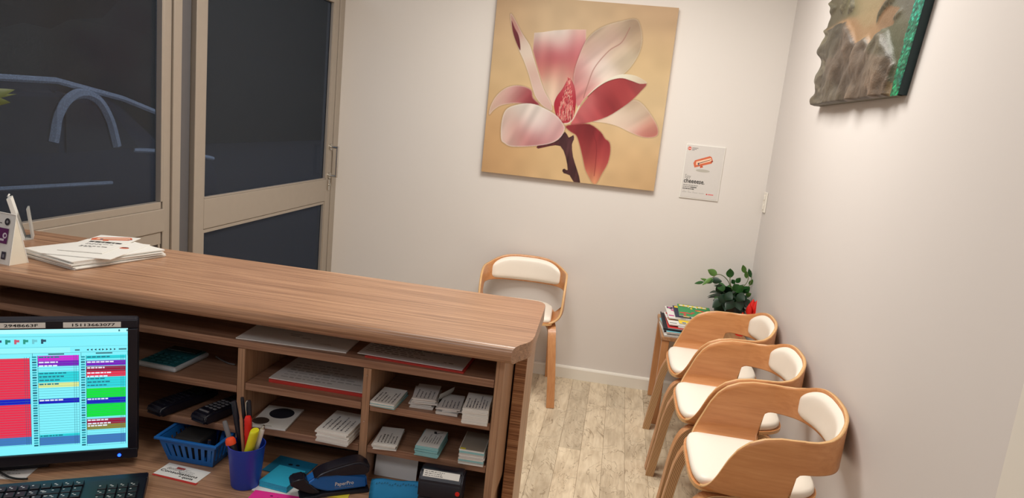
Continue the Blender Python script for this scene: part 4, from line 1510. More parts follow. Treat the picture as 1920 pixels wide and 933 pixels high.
def sheet(name, px, z, m, label, cat, th=0.0012, prints=None, group=None, size=None):
    c, w, d, rz = quad(px, z + th)
    if size: w, d = size
    o = tmesh(name, B(-w / 2, w / 2, -d / 2, d / 2, 0, th), m, label, cat, (c.x, c.y, z), rz, group)
    if prints: flat_print('print', prints(w, d), o, root_m(o) @ Matrix.Translation((0, 0, th + 0.0002)))
    return o


def stack(name, px, ztop, zbase, n, m, top_label, rest_label, cat, group, jit=0.002, rj=0.03, prints=None, seed=1, mats=None, size=None):
    r = random.Random(seed)
    c, w, d, rz = quad(px, ztop)
    if size: w, d = size
    t = (ztop - zbase) / n
    proto = {}
    for i in range(n):
        mm = mats[i % len(mats)] if mats else m
        if mm not in proto:
            o = tmesh(name, B(-w / 2, w / 2, -d / 2, d / 2, 0, t - 0.00035), mm, rest_label, cat, (0, 0, 0), 0, group)
            proto[mm] = o
        else:
            o = proto[mm].copy(); COL.objects.link(o)
        last = i == n - 1
        o.location = (c.x + (0 if last else r.uniform(-jit, jit)), c.y + (0 if last else r.uniform(-jit, jit)), zbase + 0.0003 + i * t)
        o.rotation_euler = (0, 0, rz + (0 if last else r.uniform(-rj, rj)))
        if last:
            o['label'] = top_label
            if prints: flat_print('print', prints(w, d), o, root_m(o) @ Matrix.Translation((0, 0, t)))
    return c, w, d, rz


# ------------------------------------------------------------------ on the countertop
CT = 1.1003


def brochure_print(w, d):
    # the sheet is read from the waiting side: picture at the far end
    out = denture(-w * 0.02, d * 0.30, 0.85)
    s = d / 0.21
    for k, (x0, x1, y, h, c) in enumerate(((-.35, .30, .04, .012, (40, 38, 40)), (-.30, .25, -.05, .005, (150, 148, 146)), (-.30, .10, -.09, .005, (150, 148, 146)), (-.3, .28, -.2, .006, (90, 88, 86)), (-.3, .0, -.24, .005, (120, 118, 116)))):
        x = x0 * w
        while x < x1 * w:
            L_ = random.uniform(.005, .016); out.append((rect(x, y * d, x + L_, y * d + h), c, 1)); x += L_ + .003
    return out


stack('brochure', [(60, 470), (152, 492), (293, 466), (205, 440)], CT + 0.021, CT, 8, 'white',
      'topmost straight white brochure of the pile on the left of the countertop', 'white brochure inside the pile on the left of the countertop', 'brochure', 'brochures piled on the countertop',
      jit=0.004, rj=0.04, seed=5)
sheet('brochure', [(72, 474), (205, 485), (283, 459), (168, 447)], CT + 0.0215, 'white', 'second loose brochure with a small red picture, poking out to the right of the pile', 'brochure', 0.0015, lambda w, d: [(circ(w * .30, d * .15, .012, 14, .008), (206, 110, 84), 1), (circ(w * .29, d * .19, .010, 12, .004), (90, 50, 50), 2)] + scribble(w * .9, d * .5, 3, 4, (90, 88, 86), fill=.5))
sheet('brochure', [(118, 466), (200, 477), (256, 444), (180, 441)], CT + 0.0236, 'white', 'top brochure lying askew with a dental picture and black headline on the countertop pile', 'brochure', 0.0015, brochure_print)

# tent-card calendar at the left edge
n_ = Vector((0.80, -0.60, 0)).normalized()
A = at(17, 498, 'z', CT); Bk = at(54, 492, 'z', CT)
ax = (Bk - A); ax.z = 0
lenx = ax.length; ax.normalize()
side_v = Vector((-ax.y, ax.x, 0))
if side_v.x > 0: side_v = -side_v
apex = at(35, 419, 'z', CT + 0.132)
tc_ = thing('tent_card', 'white tent-fold desk card with a purple logo at the left of the countertop', 'desk card', A + (Bk - A) * .5 + side_v * .07)
mid = (A + Bk) / 2
ap = Vector((mid.x, mid.y, CT + 0.118)) + side_v * 0.004
Wd = 0.15
bm = bmesh.new()
def slab(bm, p0, p1, p2, p3, th, mi=0):
    nn = (p1 - p0).cross(p3 - p0).normalized() * th
    a = [bm.verts.new(p) for p in (p0, p1, p2, p3)]; b = [bm.verts.new(p + nn) for p in (p0, p1, p2, p3)]
    fs = [bm.faces.new(a), bm.faces.new(list(reversed(b)))] + [bm.faces.new((a[i], b[i], b[(i + 1) % 4], a[(i + 1) % 4])) for i in range(4)]
    for f in fs: f.material_index = mi
    bmesh.ops.recalc_face_normals(bm, faces=bm.faces[:])
A0 = A.copy(); B0 = Bk.copy()
slab(bm, A0, A0 + side_v * Wd, ap + side_v * Wd, ap, 0.0015)
obj('front_flap', bm, 'white', tc_, world=True)
bm = bmesh.new(); slab(bm, B0 + side_v * Wd, B0, ap, ap + side_v * Wd, 0.0015); obj('back_flap', bm, 'white', tc_, world=True)
bm = bmesh.new()
ins = 0.0005
tri = [A0 + side_v * ins, B0 + side_v * ins, ap + side_v * ins]
a = [bm.verts.new(p) for p in tri]; b = [bm.verts.new(p + side_v * 0.0012) for p in tri]
bm.faces.new(a); bm.faces.new(list(reversed(b)))
for i in range(3): bm.faces.new((a[i], a[(i + 1) % 3], b[(i + 1) % 3], b[i]))
bmesh.ops.recalc_face_normals(bm, faces=bm.faces[:])
obj('end_flap', bm, mat('cream_card', (232, 224, 206), 0.7), tc_, world=True)
up = (ap - A0); H_ = up.length
FM = frame_m(A0 + side_v * Wd, -side_v, up)      # x to the right, y up the front flap
fz = FM.to_3x3() @ Vector((0, 0, 1))
off = 0.0022
FMo = Matrix.Translation(fz * off) @ FM
pr = [(circ(Wd - 0.026, H_ - 0.020, 0.0085, 18), (52, 50, 54), 1), (circ(Wd - 0.026, H_ - 0.020, 0.0035, 12), (150, 148, 150), 2),
      (rect(Wd - 0.062, H_ - 0.072, Wd - 0.017, H_ - 0.036), (98, 36, 92), 1), (rect(Wd - 0.056, H_ - 0.066, Wd - 0.028, H_ - 0.061), (226, 214, 226), 2), (circ(Wd - 0.027, H_ - 0.053, 0.007, 14), (226, 214, 226), 2), (circ(Wd - 0.026, H_ - 0.053, 0.0035, 12), (98, 36, 92), 3),
      (rect(Wd - 0.028, 0.012, Wd - 0.014, 0.030), (60, 56, 70), 1), (rect(Wd - 0.024, 0.016, Wd - 0.018, 0.024), (130, 128, 140), 2),
      (rect(0.01, H_ - 0.06, 0.06, H_ - 0.02), (200, 196, 200), 1), (circ(Wd - 0.072, 0.0, 0.012, 16, 0.006), (30, 28, 30), 1)]
flat_print('print', pr, tc_, FMo)
lettering('S -', 0.016, tc_, FMo @ Vector((Wd - 0.066, H_ - 0.030, 0.0004)), FM.to_3x3() @ Vector((1, 0, 0)), up, 'ink')

# card holder behind it: pale upright frame, clear front leaf
hd = thing('card_holder', 'slim upright plastic card holder behind the tent card, seen edge-on', 'card holder', at(54, 450, 'z', CT))
hb = Vector(hd.location)
b1 = at(47, 450, 'z', CT); b2 = at(59, 449, 'z', CT)
dv = (b2 - b1).normalized(); wv = Vector((-dv.y, dv.x, 0))
bm = bmesh.new()
t1 = at(20, 372, 'y', b1.y)
up1 = t1 - b1
wide = Vector(ray(54, 450)); wide.z = 0; wide = wide.normalized() * 0.055
wide = wide + dv * 0.004
slab(bm, b1, b1 + wide, b1 + wide + up1, b1 + up1, -0.010)
slab(bm, b1 + up1 * 0.985 - Vector((0.008, 0, -0.004)), b1 + wide * .6 + up1 * 0.985 - Vector((0.008, 0, -0.004)), b1 + wide * .6 + up1 * 1.04 - Vector((0.010, 0, 0)), b1 + up1 * 1.04 - Vector((0.010, 0, 0)), 0.004)
obj('back_leaf', bm, 'white', hd, world=True)
bm = bmesh.new()
t2 = at(49, 392, 'y', b2.y)
slab(bm, b2, b2 + wide, b2 + wide + (t2 - b2), t2, 0.004)
slab(bm, b1, b2, b2 + wide, b1 + wide, 0.004)
obj('front_leaf', bm, mat('frosted_plastic', (186, 186, 182), 0.3), hd, world=True)

# tall leafy plant on the countertop whose leaf tips reach into the picture at left
cpn = thing('leafy_plant', 'broad green leaf tips of a plant entering at the left picture edge', 'plant', (-2.44, -2.74, CT))
bm = bmesh.new(); lathe(bm, [(0.045, 0), (0.062, 0.06), (0.07, 0.12), (0.062, 0.121), (0.055, 0.1)], 24); obj('pot', bm, 'pot', cpn, smooth=True)
base = Vector((-2.44, -2.74, CT + 0.10))
for (u, v), x_, wd, m in (((28, 168), -2.40, .034, 'leaf_olive'), ((20, 192), -2.39, .040, 'leaf_olive'), ((32, 176), -2.42, .012, 'leaf_olive'), ((-60, 120), -2.45, .04, 'leaf'), ((-120, 190), -2.47, .04, 'leaf_lt')):
    tip = at(u, v, 'x', x_)
    bend = at(-70 + (0 if u > 0 else u), 190, 'x', x_ - .02)
    sp = spline([base, (base + bend) / 2 + Vector((0, 0, .04)), bend], 6)
    bm = bmesh.new(); tube(bm, sp, 0.003, 6); obj('stem', bm, 'stem', cpn, world=True, smooth='all')
    d = tip - bend; bm = leaf_bm(d.length, wd, 0.0)
    xx = d.normalized(); sd = xx.cross(Vector((-0.4, 1, 0.2))).normalized(); nn = sd.cross(xx)
    m4 = Matrix.Identity(4)
    for i in range(3):
        m4[i][0], m4[i][1], m4[i][2], m4[i][3] = sd[i], xx[i], nn[i], bend[i]
    bm.transform(m4); obj('leaf', bm, m, cpn, world=True, smooth='all')

# ------------------------------------------------------------------ things in the pigeonholes
Z0, ZA, ZB, ZC = 1.0103, 0.9113, 0.8123, 0.7183


def letter_print(rows, seed, rgb=(110, 106, 106), **k):
    return lambda w, d: scribble(w, d, rows, seed, rgb, **k)


# top shelf
a_ = at(442, 634, 'z', Z0); b_ = at(649, 662, 'z', Z0)
w_ = (b_ - a_).length
o = tmesh('paper_sheet', B(-w_ / 2, w_ / 2, 0, 0.205, 0, 0.002), 'white', 'blank-looking white sheet on the top shelf under the countertop, left one', 'paper', (a_ + b_) / 2, math.atan2((b_ - a_).y, (b_ - a_).x))
flat_print('print', [(q, (176, 172, 168), 1) for q in [[(x * w_, y) for x, y in rect(-.1, .06, -.02, .064)], [(x * w_, y) for x, y in rect(.02, .052, .1, .056)], [(x * w_, y) for x, y in rect(.22, .03, .32, .033)], [(x * w_, y) for x, y in rect(-.12, .07, .0, .073)]]], o, root_m(o) @ Matrix.Translation((0, 0, 0.0022)))
a_ = at(670, 665, 'z', Z0); b_ = at(866, 698, 'z', Z0)
w_ = (b_ - a_).length
rz_ = math.atan2((b_ - a_).y, (b_ - a_).x)
tmesh('red_folder', B(-w_ / 2 + .02, w_ / 2 + 0.005, -0.006, 0.2, 0, 0.0035), 'red', 'thin red folder under the handwritten sheet on the top shelf', 'folder', (a_ + b_) / 2, rz_)
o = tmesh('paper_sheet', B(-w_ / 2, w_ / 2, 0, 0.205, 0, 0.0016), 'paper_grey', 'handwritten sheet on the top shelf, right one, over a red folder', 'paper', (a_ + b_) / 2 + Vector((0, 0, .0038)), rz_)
pr = scribble(w_, .14, 11, 12, (128, 120, 118), fill=.98, m=.04)
pr = [([(x, y + .085) for x, y in p], c, l) for p, c, l in pr if max(q[0] for q in p) < w_ * .22 or random.random() < .7]
flat_print('print', pr, o, root_m(o) @ Matrix.Translation((0, 0, 0.0018)))

# middle bay, upper: red folder with a letter
a_ = at(497, 711, 'z', ZA); b_ = at(672, 740, 'z', ZA)
w_ = min((b_ - a_).length, 0.225); rz_ = math.atan2((b_ - a_).y, (b_ - a_).x)
cpos = Vector((-1.445, -2.775, ZA))
tmesh('red_folder', B(-w_ / 2, w_ / 2, 0, 0.2, 0, 0.007), 'red', 'red folder under a letter in the upper middle pigeonhole', 'folder', cpos, 0.0)
o = tmesh('letter', B(-w_ / 2 - .002, w_ / 2 - .003, 0.004, 0.2, 0, 0.002), 'paper_grey', 'printed letter on a red folder in the upper middle pigeonhole', 'paper', cpos + Vector((0, 0, .0073)), 0.0)
flat_print('print', [([(x, y + .07) for x, y in p], c, l) for p, c, l in scribble(w_, .13, 7, 3, (170, 166, 162), fill=.95)], o, root_m(o) @ Matrix.Translation((0, 0, 0.0022)))

# middle bay, lower: leaflet with dark disc, stack of slips
cards = thing('leaflet', 'square leaflet with a big dark disc in the lower middle pigeonhole', 'leaflet', (0, 0, 0))
c, w_, d_, rz_ = quad([(474, 794), (534, 804), (571, 765), (497, 757)], ZB + .006)
cards.location = (c.x, c.y, ZB)
cards.rotation_euler.z = rz_
obj('pages', B(-w_ / 2, w_ / 2, -d_ / 2, d_ / 2, 0, 0.004), 'white', cards)
flat_print('print', [(circ(w_ * .04, d_ * .18, w_ * .33, 30, d_ * .25), (34, 36, 46), 1), (circ(-w_ * .3, -d_ * .26, w_ * .22, 20, d_ * .16), (70, 58, 52), 1), (rect(-w_ * .48, -d_ * .46, w_ * .1, -d_ * .43), (190, 184, 176), 1)], cards, root_m(cards) @ Matrix.Translation((0, 0, 0.0042)))
stack('paper_slip', [(599, 802), (666, 816), (676, 777), (627, 769)], ZB + .030, ZB, 7, 'white', 'top folded slip of the thick white pile in the lower middle pigeonhole', 'folded white slip in the thick pile in the lower middle pigeonhole', 'paper slip', 'white slips in the lower middle pigeonhole',
      prints=letter_print(6, 8, (120, 116, 120), along='y'), jit=.003, seed=9, size=(.075, .105))

# right bay, upper shelf
stack('appointment_card', [(692, 752), (741, 763), (766, 729), (719, 723)], ZA + .012, ZA, 6, 'white', 'top card of the leftmost pile on the upper right shelf', 'card inside the leftmost pile on the upper right shelf', 'card', 'cards in the leftmost pile, upper right shelf',
      prints=letter_print(6, 5, (80, 76, 76), along='y', fill=.8), seed=2, mats=['teal_edge', 'white', 'white'], size=(.055, .088))
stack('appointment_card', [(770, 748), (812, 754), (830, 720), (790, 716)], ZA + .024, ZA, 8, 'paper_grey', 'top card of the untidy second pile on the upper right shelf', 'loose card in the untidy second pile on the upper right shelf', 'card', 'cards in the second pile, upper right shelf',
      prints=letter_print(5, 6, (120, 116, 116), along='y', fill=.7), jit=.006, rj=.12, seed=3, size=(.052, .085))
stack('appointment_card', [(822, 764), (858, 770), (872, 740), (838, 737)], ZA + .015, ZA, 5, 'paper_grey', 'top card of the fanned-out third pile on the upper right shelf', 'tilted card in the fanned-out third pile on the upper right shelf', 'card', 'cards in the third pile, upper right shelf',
      prints=letter_print(5, 7, (90, 88, 96), along='y', fill=.8), jit=.004, rj=.25, seed=4, size=(.048, .08))
# one card leaning and curved over beside the fan
cc_ = at(812, 764, 'z', ZA)
bm = bmesh.new()
vsr = []
for i in range(9):
    t = i / 8
    vsr.append([bm.verts.new((0.022 * math.sin(t * 1.5), yy_, 0.004 + 0.028 * (t ** 1.4))) for yy_ in (-.02, .04)])
for a, b in zip(vsr, vsr[1:]): bm.faces.new((a[0], b[0], b[1], a[1]))
bmesh.ops.solidify(bm, geom=bm.faces[:], thickness=0.0006)
tmesh('appointment_card', bm, 'white', 'single curled card leaning between the second and third piles, upper right shelf', 'card', (cc_.x - .002, cc_.y + .03, ZA), -.35)
stack('appointment_card', [(865, 771), (918, 778), (924, 735), (879, 729)], ZA + .035, ZA, 12, 'white', 'top card of the tallest white stack at the right end of the upper right shelf', 'card in the tallest white stack at the right end of the upper right shelf', 'card', 'cards in the tall stack, upper right shelf',
      prints=letter_print(7, 11, (84, 82, 96), along='y', fill=.9), seed=6, jit=.001, rj=.012, size=(.055, .088))
# right bay, lower shelf
stack('business_card', [(694, 838), (742, 842), (767, 798), (717, 791)], ZB + .013, ZB + .0, 5, 'white', 'top printed card of the left pile on the lower right shelf', 'card in the left pile on the lower right shelf', 'card', 'cards in the left pile, lower right shelf',
      prints=letter_print(6, 13, (96, 90, 88), along='y', fill=.75), seed=7, jit=.004, rj=.06, size=(.052, .085))
stack('business_card', [(775, 832), (822, 842), (845, 810), (798, 804)], ZB + .024, ZB, 9, 'teal_edge', 'top card with a dark curved mark, pale teal pile, lower right shelf', 'pale teal-edged card of the middle pile on the lower right shelf', 'card', 'teal cards, lower right shelf',
      prints=lambda w, d: [(rect(-w / 2 + .001, -d / 2 + .001, w / 2 - .001, d / 2 - .001), (226, 226, 222), 1)] + [(p, c, 2) for p, c, l in scribble(w * .9, d * .62, 7, 14, (70, 70, 76), along='y', fill=.95)] + [([(-.004, d * .40), (.002, d * .40), (.004, d * .3), (.016, d * .36), (.018, d * .40), (.004, d * .26), (-.002, d * .28)], (50, 50, 56), 3)],
      seed=8, jit=.0015, rj=.03, size=(.052, .088))
stack('leaflet', [(864, 840), (913, 848), (917, 815), (872, 808)], ZB + .034, ZB, 9, 'white', 'top dull leaflet of the mixed stack at the right end of the lower right shelf', 'folded leaflet in the mixed stack at the right end of the lower right shelf', 'leaflet', 'leaflets at the right end, lower right shelf',
      seed=10, jit=.002, rj=.02, mats=['white', 'paper_grey', 'teal_edge', 'white', 'paper_grey'], size=(.055, .09),
      prints=lambda w, d: [(rect(-w / 2 + .001, -d / 2 + .001, w / 2 - .001, d / 2 - .001), (150, 142, 130), 1), (rect(-w / 2 + .002, -d / 2 + .001, -w * .25, -d / 2 + .008), (222, 206, 60), 2)])

# right bay, bottom: envelope leaning, beige board
def standing(name, p0, p1, h, th, m, label, cat, lean=0.0):
    d = p1 - p0; L_ = d.length
    bm = B(0, L_, 0, th, 0, h)
    o = tmesh(name, bm, m, label, cat, p0, math.atan2(d.y, d.x))
    o.rotation_euler.x = -lean
    return o


standing('envelope', Vector((-1.300, -2.755, ZC + .001)), Vector((-1.200, -2.755, ZC + .001)), 0.066, 0.002, 'white', 'white card standing on edge in the bottom right pigeonhole', 'card', 0.2)
standing('beige_board', Vector((-1.17, -2.62, ZC + .001)), Vector((-1.045, -2.62, ZC + .001)), 0.066, 0.006, mat('beige_card', (190, 160, 130), 0.6), 'beige board standing at the back of the bottom right pigeonhole', 'board', 0.05)

# left bay: calculator, phones, cable
ZL1, ZL2 = 0.9013, 0.8023
ca = thing('calculator', 'pale-rimmed teal calculator with a dark display in the left pigeonhole', 'calculator', (0, 0, 0))
c, w_, d_, rz_ = quad([(268, 684), (338, 692), (374, 655), (312, 648)], ZL1 + .012)
w_, d_ = 0.105, 0.125
ca.location = (c.x, -2.725, ZL1); ca.rotation_euler.z = -0.06
obj('case', B(-w_ / 2, w_ / 2, -d_ / 2, d_ / 2, 0, .012, bev=.005), mat('pale_case', (190, 196, 200), .4), ca)
obj('face', B(-w_ / 2 + .006, w_ / 2 - .006, -d_ / 2 + .006, d_ / 2 - .004, .0121, .014, bev=.001), 'calc', ca)
obj('display', B(-w_ / 2 + .014, w_ / 2 - .014, d_ / 2 - .036, d_ / 2 - .010, .0141, .018, bev=.001), 'screen_dark', ca)
for r in range(4):
    for q_ in range(5):
        obj('button', B(-w_ / 2 + .012 + q_ * .017, -w_ / 2 + .024 + q_ * .017, -d_ / 2 + .012 + r * .015, -d_ / 2 + .022 + r * .015, .0141, .017, bev=.001), 'calc', ca)
bm = bmesh.new()
tube(bm, [at(405, 668, 'z', ZL1 + .003), at(418, 676, 'z', ZL1 + .003), at(430, 681, 'z', ZL1 + .003), at(441, 683, 'z', ZL1 + .003)], 0.0018, 6)
o = obj('cable', bm, 'grey'); tag(o, 'short pale cable lying in the left pigeonhole by the divider', 'cable')


def handset(loc, rz, label, keys=True):
    t = thing('cordless_handset', label, 'phone', loc, rz, 'cordless handsets in the left pigeonhole')
    bm = bmesh.new()
    prof = [(-.085, .010), (-.078, .024), (-.05, .027), (.05, .024), (.085, .018), (.09, .008), (.08, 0), (-.075, 0)]
    prism(bm, prof, -.024, .024, axis='x')
    bmesh.ops.bevel(bm, geom=bm.edges[:], offset=.005, segments=3, affect='EDGES')
    obj('case', bm, 'black', t, smooth=True)
    for r in range(5):
        for q_ in range(3):
            z = .0265 - (r * .013 + .02) * .02
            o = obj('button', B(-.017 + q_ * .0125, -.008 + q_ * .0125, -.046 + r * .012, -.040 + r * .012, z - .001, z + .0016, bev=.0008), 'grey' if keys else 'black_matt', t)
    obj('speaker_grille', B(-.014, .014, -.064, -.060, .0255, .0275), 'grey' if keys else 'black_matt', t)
    obj('display', B(-.017, .017, .022, .052, .0235, .0262), 'screen_dark', t)
    return t


handset((at(390, 790, 'z', .815).x - .005, -2.745, ZL2 + .001), -0.28, 'black cordless handset with pale keys, the right one above the blue basket')
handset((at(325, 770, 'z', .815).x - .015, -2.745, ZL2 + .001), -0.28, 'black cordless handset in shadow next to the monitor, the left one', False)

# ------------------------------------------------------------------ monitor
hx = Vector((math.cos(math.radians(30.27)), math.sin(math.radians(30.27)), 0))
hn = Vector((hx.y, -hx.x, 0))           # faces the camera
BR = Vector((-1.817, -2.9, 0.7632))
SH, SWd = 0.2745, 0.488
BL = BR - hx * SWd
ZD = 0.7183
mo = thing('monitor', 'black computer monitor showing a colourful appointment calendar', 'monitor', (BL + hx * SWd / 2 - hn * 0.06).xy.to_3d() + Vector((0, 0, ZD)))
MF = frame_m(BL, hx, (0, 0, 1))          # x right, y up, z towards viewer


def mbox(nm, x0, x1, y0, y1, z0, z1, m, bev=0.002, lab=None):
    bm = B(x0, x1, y0, y1, z0, z1, bev=bev); bm.transform(MF)
    return obj(nm, bm, m, mo, world=True, label=lab)


bz, bb = 0.019, 0.024
mbox('casing', -bz + .001, SWd + bz - .001, -bb + .001, SH + bz - .001, -0.035, -0.002, 'black_matt', .006)
mbox('bezel', -bz, SWd + bz, SH, SH + bz, -0.004, 0.005, 'black')
mbox('bezel', -bz, SWd + bz, -bb, 0, -0.004, 0.005, 'black')
mbox('bezel', SWd, SWd + bz, 0.0005, SH - .0005, -0.004, 0.005, 'black')
mbox('bezel', -bz, 0, 0.0005, SH - .0005, -0.004, 0.005, 'black')
mbox('stand_neck', SWd / 2 - .03, SWd / 2 + .03, -0.038, 0.10, -0.055, -0.036, 'black_matt')
mbox('stand_foot', SWd / 2 - .11, SWd / 2 + .09, (ZD - BR.z) + .0005, (ZD - BR.z) + .010, -0.16, -0.02, 'black_matt', .003)
bm = bmesh.new(); cyl(bm, (SWd - .016, -.0145, .0045), (SWd - .016, -.0145, .0062), .0035, n=14); bm.transform(MF)
obj('power_light', bm, mat('blue_led', (20, 60, 255), .3, emit=6), mo, world=True, label='glowing blue power light')


def cr2(x, y):
    """screen coordinate of a point of the close-up (3.333x) of the screen"""
    p = at_plane(x / 3.333, 590 + y / 3.333, tuple(BL), tuple(hn))
    q = MF.inverted() @ p
    return q.x, q.y


def srect(x0, y0, x1, y1, c, lay=1):
    """rectangle given by its left/right edge midline on the close-up"""
    ax_, _ = cr2(x0, (y0 + y1) / 2); bx_, _ = cr2(x1, (y0 + y1) / 2)
    _, ty = cr2(x1, y0); _, by = cr2(x1, y1)
    return (rect(ax_, by, bx_, ty), c, lay)


C_BG, C_CY, C_TQ = (150, 248, 250), (120, 240, 250), (40, 214, 222)
C_RED, C_BLUE, C_GREEN, C_PUR, C_MAG = (232, 44, 76), (10, 24, 190), (0, 226, 60), (120, 24, 190), (206, 40, 210)
C_SLATE, C_MAR, C_OLV = (64, 122, 190), (150, 20, 60), (140, 130, 50)
sp_ = [(rect(0, 0, SWd, SH), (128, 240, 252), 0)]
top = SH
sp_.append((rect(0.0, top - .010, SWd, top), (176, 250, 255), 1))
sp_.append((rect(0.0, top - .0165, SWd, top - .016), (60, 120, 130), 2))
sp_.append((rect(0.0, top - .0395, SWd, top - .039), (90, 170, 180), 2))
# toolbar icons
for k, c in enumerate(((40, 90, 110), (50, 70, 110), (30, 140, 120), (200, 90, 110), (40, 150, 130), (110, 200, 210), (40, 80, 100))):
    x, _ = cr2(-80 + k * 56, 160)
    sp_.append((rect(x, top - .032, x + .004, top - .022), c, 2)); sp_.append((rect(x + .004, top - .028, x + .009, top - .023), c, 2))
sp_.append((rect(0, top - .052, cr2(435, 0)[0], top - .041), (150, 246, 250), 1))
for k in range(8):
    x, _ = cr2(540 + k * 24.5, 195)
    sp_.append(([(x, top - .047), (x + .004, top - .0492), (x + .004, top - .0448)] if k < 4 else [(x + .004, top - .047), (x, top - .0448), (x, top - .0492)], (10, 30, 50), 2))
for xa, xb in ((468, 498), (742, 790), (300, 400), (598, 702)):
    x0_, _ = cr2(xa, 200); x1_, _ = cr2(xb, 200)
    yb = top - .0485 if xa in (468, 742) else top - .0565
    sp_.append((rect(x0_, yb, x1_, yb + .003), (60, 110, 120), 2))
for xc in (200, 505, 797):
    x0_, _ = cr2(xc, 215); sp_.append((rect(x0_, top - .062, x0_ + .0006, top - .052), (30, 80, 90), 2))
sp_.append((rect(0, top - .0525, SWd, top - .052), (50, 120, 130), 2))
for xa, xb in ((740, 748), (790, 798)):
    x0_, _ = cr2(xa, 103); sp_.append((rect(x0_, top - .0075, x0_ + .003, top - .0035), (50, 110, 120), 2))


def column(x0, x1, xt, blocks, yt=250, yb=815):
    """one day: xt..x0 is the time gutter"""
    gx0, _ = cr2(xt, 500); gx1, _ = cr2(x0, 500); xr, _ = cr2(x1, 500)
    _, t_ = cr2(x1, yt); _, b_ = cr2(x1, yb)
    n = 36
    for k in range(n):
        y = b_ + (t_ - b_) * k / n
        sp_.append((rect(gx0 + .001, y + .0008, gx1 - .002, y + .0042), (40, 150, 165) if k % 3 else (20, 90, 110), 3))
        sp_.append((rect(gx1, y, xr, y + .0005), (60, 130, 140), 6))
    sp_.append((rect(gx1, b_, gx1 + .0006, t_), (30, 80, 90), 6))
    for f in (.88, .93, 1.0):
        xx = gx1 + (xr - gx1) * f; sp_.append((rect(xx, b_, xx + .0005, t_), (40, 80, 110), 6))
    for (ya, yb_, c, lines) in blocks:
        _, ty = cr2(x1, ya); _, by = cr2(x1, yb_)
        sp_.append((rect(gx1 + .0004, by, xr, ty), c, 4))
        ll = (230, 236, 250) if sum(c) < 430 else (30, 120, 140)
        r = random.Random(int(ya))
        for q_ in range(lines):
            yy_ = ty - .0045 - q_ * .0075
            if yy_ < by: break
            x = gx1 + .002
            while x < gx1 + (xr - gx1) * r.uniform(.45, .62):
                L_ = r.uniform(.003, .009); sp_.append((rect(x, yy_, x + L_, yy_ + .003), ll, 7)); x += L_ + .0015


column(540, 785, 505, [(248, 268, C_TQ, 1), (280, 312, C_PUR, 2), (315, 347, C_MAR, 2), (347, 380, C_RED, 2), (382, 446, C_TQ, 4), (450, 508, C_GREEN, 0), (508, 546, C_BLUE, 1),
                       (546, 625, C_GREEN, 0), (638, 672, C_MAR, 2), (672, 703, C_OLV, 2), (735, 790, C_SLATE, 0)], 246, 800)
column(240, 495, 202, [(250, 282, C_MAG, 1), (282, 316, C_PUR, 2), (350, 414, C_TQ, 4), (417, 446, (222, 236, 150), 2), (516, 546, C_BLUE, 1), (735, 750, C_TQ, 1), (750, 800, C_SLATE, 0)], 248, 805)
column(-75, 190, -110, [(270, 522, C_RED, 0), (522, 558, C_BLUE, 0), (558, 760, C_RED, 0), (760, 808, C_SLATE, 0)], 262, 812)
column(-380, -120, -415, [(275, 525, C_TQ, 3), (525, 560, C_BLUE, 0), (560, 765, C_GREEN, 0), (765, 812, C_SLATE, 0)], 265, 815)
sp_ = [(p, c, l) for p, c, l in sp_ if max(q[0] for q in p) > 0 and min(q[0] for q in p) < SWd]
sp_ = [([(min(max(x, 0), SWd), y) for x, y in p], c, l) for p, c, l in sp_]
flat_print('screen', sp_, mo, MF, 'screen')
# serial-number stickers on the top bezel
for s_, (x0_, x1_), tw in (('2948663F', (-20, 288), .058), ('15113663077', (398, 758), .078)):
    a, _ = cr2(x0_, 60); b, _ = cr2(x1_, 60)
    bm = B(a, b, SH + .0035, SH + .0150, .0051, .0056); bm.transform(MF)
    st = obj('sticker', bm, 'white', mo, world=True, label='white serial-number sticker')
    mid_ = (a + b) / 2 if x0_ > 0 else cr2(135, 60)[0]
    lettering(s_, .0058, st, MF @ Vector((mid_ - tw / 2, SH + .0064, .0058)), hx, (0, 0, 1), 'ink', .02, width=tw)

# ------------------------------------------------------------------ keyboard
kb_tr = at(279, 883, 'z', ZD + .022)
KX, KY = hx, Vector((-hx.y, hx.x, 0))
KW, KD = .448, .155
kb = thing('keyboard', 'black full-size keyboard with white key legends in front of the monitor', 'keyboard', Vector((kb_tr.x, kb_tr.y, ZD)) - KX * KW / 2 - KY * KD / 2, math.radians(30.27))
bm = bmesh.new()
prism(bm, [(-KD / 2, 0), (KD / 2, 0), (KD / 2, .021), (KD / 2 - .02, .021), (-KD / 2, .011)], -KW / 2, KW / 2, axis='x')
bmesh.ops.bevel(bm, geom=bm.edges[:], offset=.0018, segments=2, affect='EDGES')
obj('case', bm, 'black', kb)
key_me = {}


def key(x, y, w=1.0, seed=0):
    z = .0125 + (y + KD / 2) / KD * .0090
    k_ = (w, seed % 6)
    if k_ not in key_me:
        bm = bmesh.new()
        u = .0188
        x1_ = u * w / 2 - .0014
        vs = box(bm, -x1_, x1_, -u / 2 + .0014, u / 2 - .0014, 0, .0062, bev=.0009, seg=1)
        s = random.Random(seed % 6 + 10)
        lw = .006 if w < 1.5 else .012
        for q_ in range(s.choice((1, 2))):
            xx, yy_ = -x1_ + .002 + q_ * .0035, .0015 - q_ * .004
            vv = [bm.verts.new(p) for p in ((xx, yy_, .0064), (xx + lw * s.uniform(.3, .8), yy_, .0064), (xx + lw * .6, yy_ + .0022, .0064), (xx, yy_ + .0022, .0064))]
            f = bm.faces.new(vv); f.material_index = 1
        o = obj('key', bm, ['key', 'ink_white'], kb)
        key_me[k_] = o
    else:
        o = key_me[k_].copy(); COL.objects.link(o)
    o.location = (x, y, z)
    o.rotation_euler = (math.radians(3.4), 0, 0)


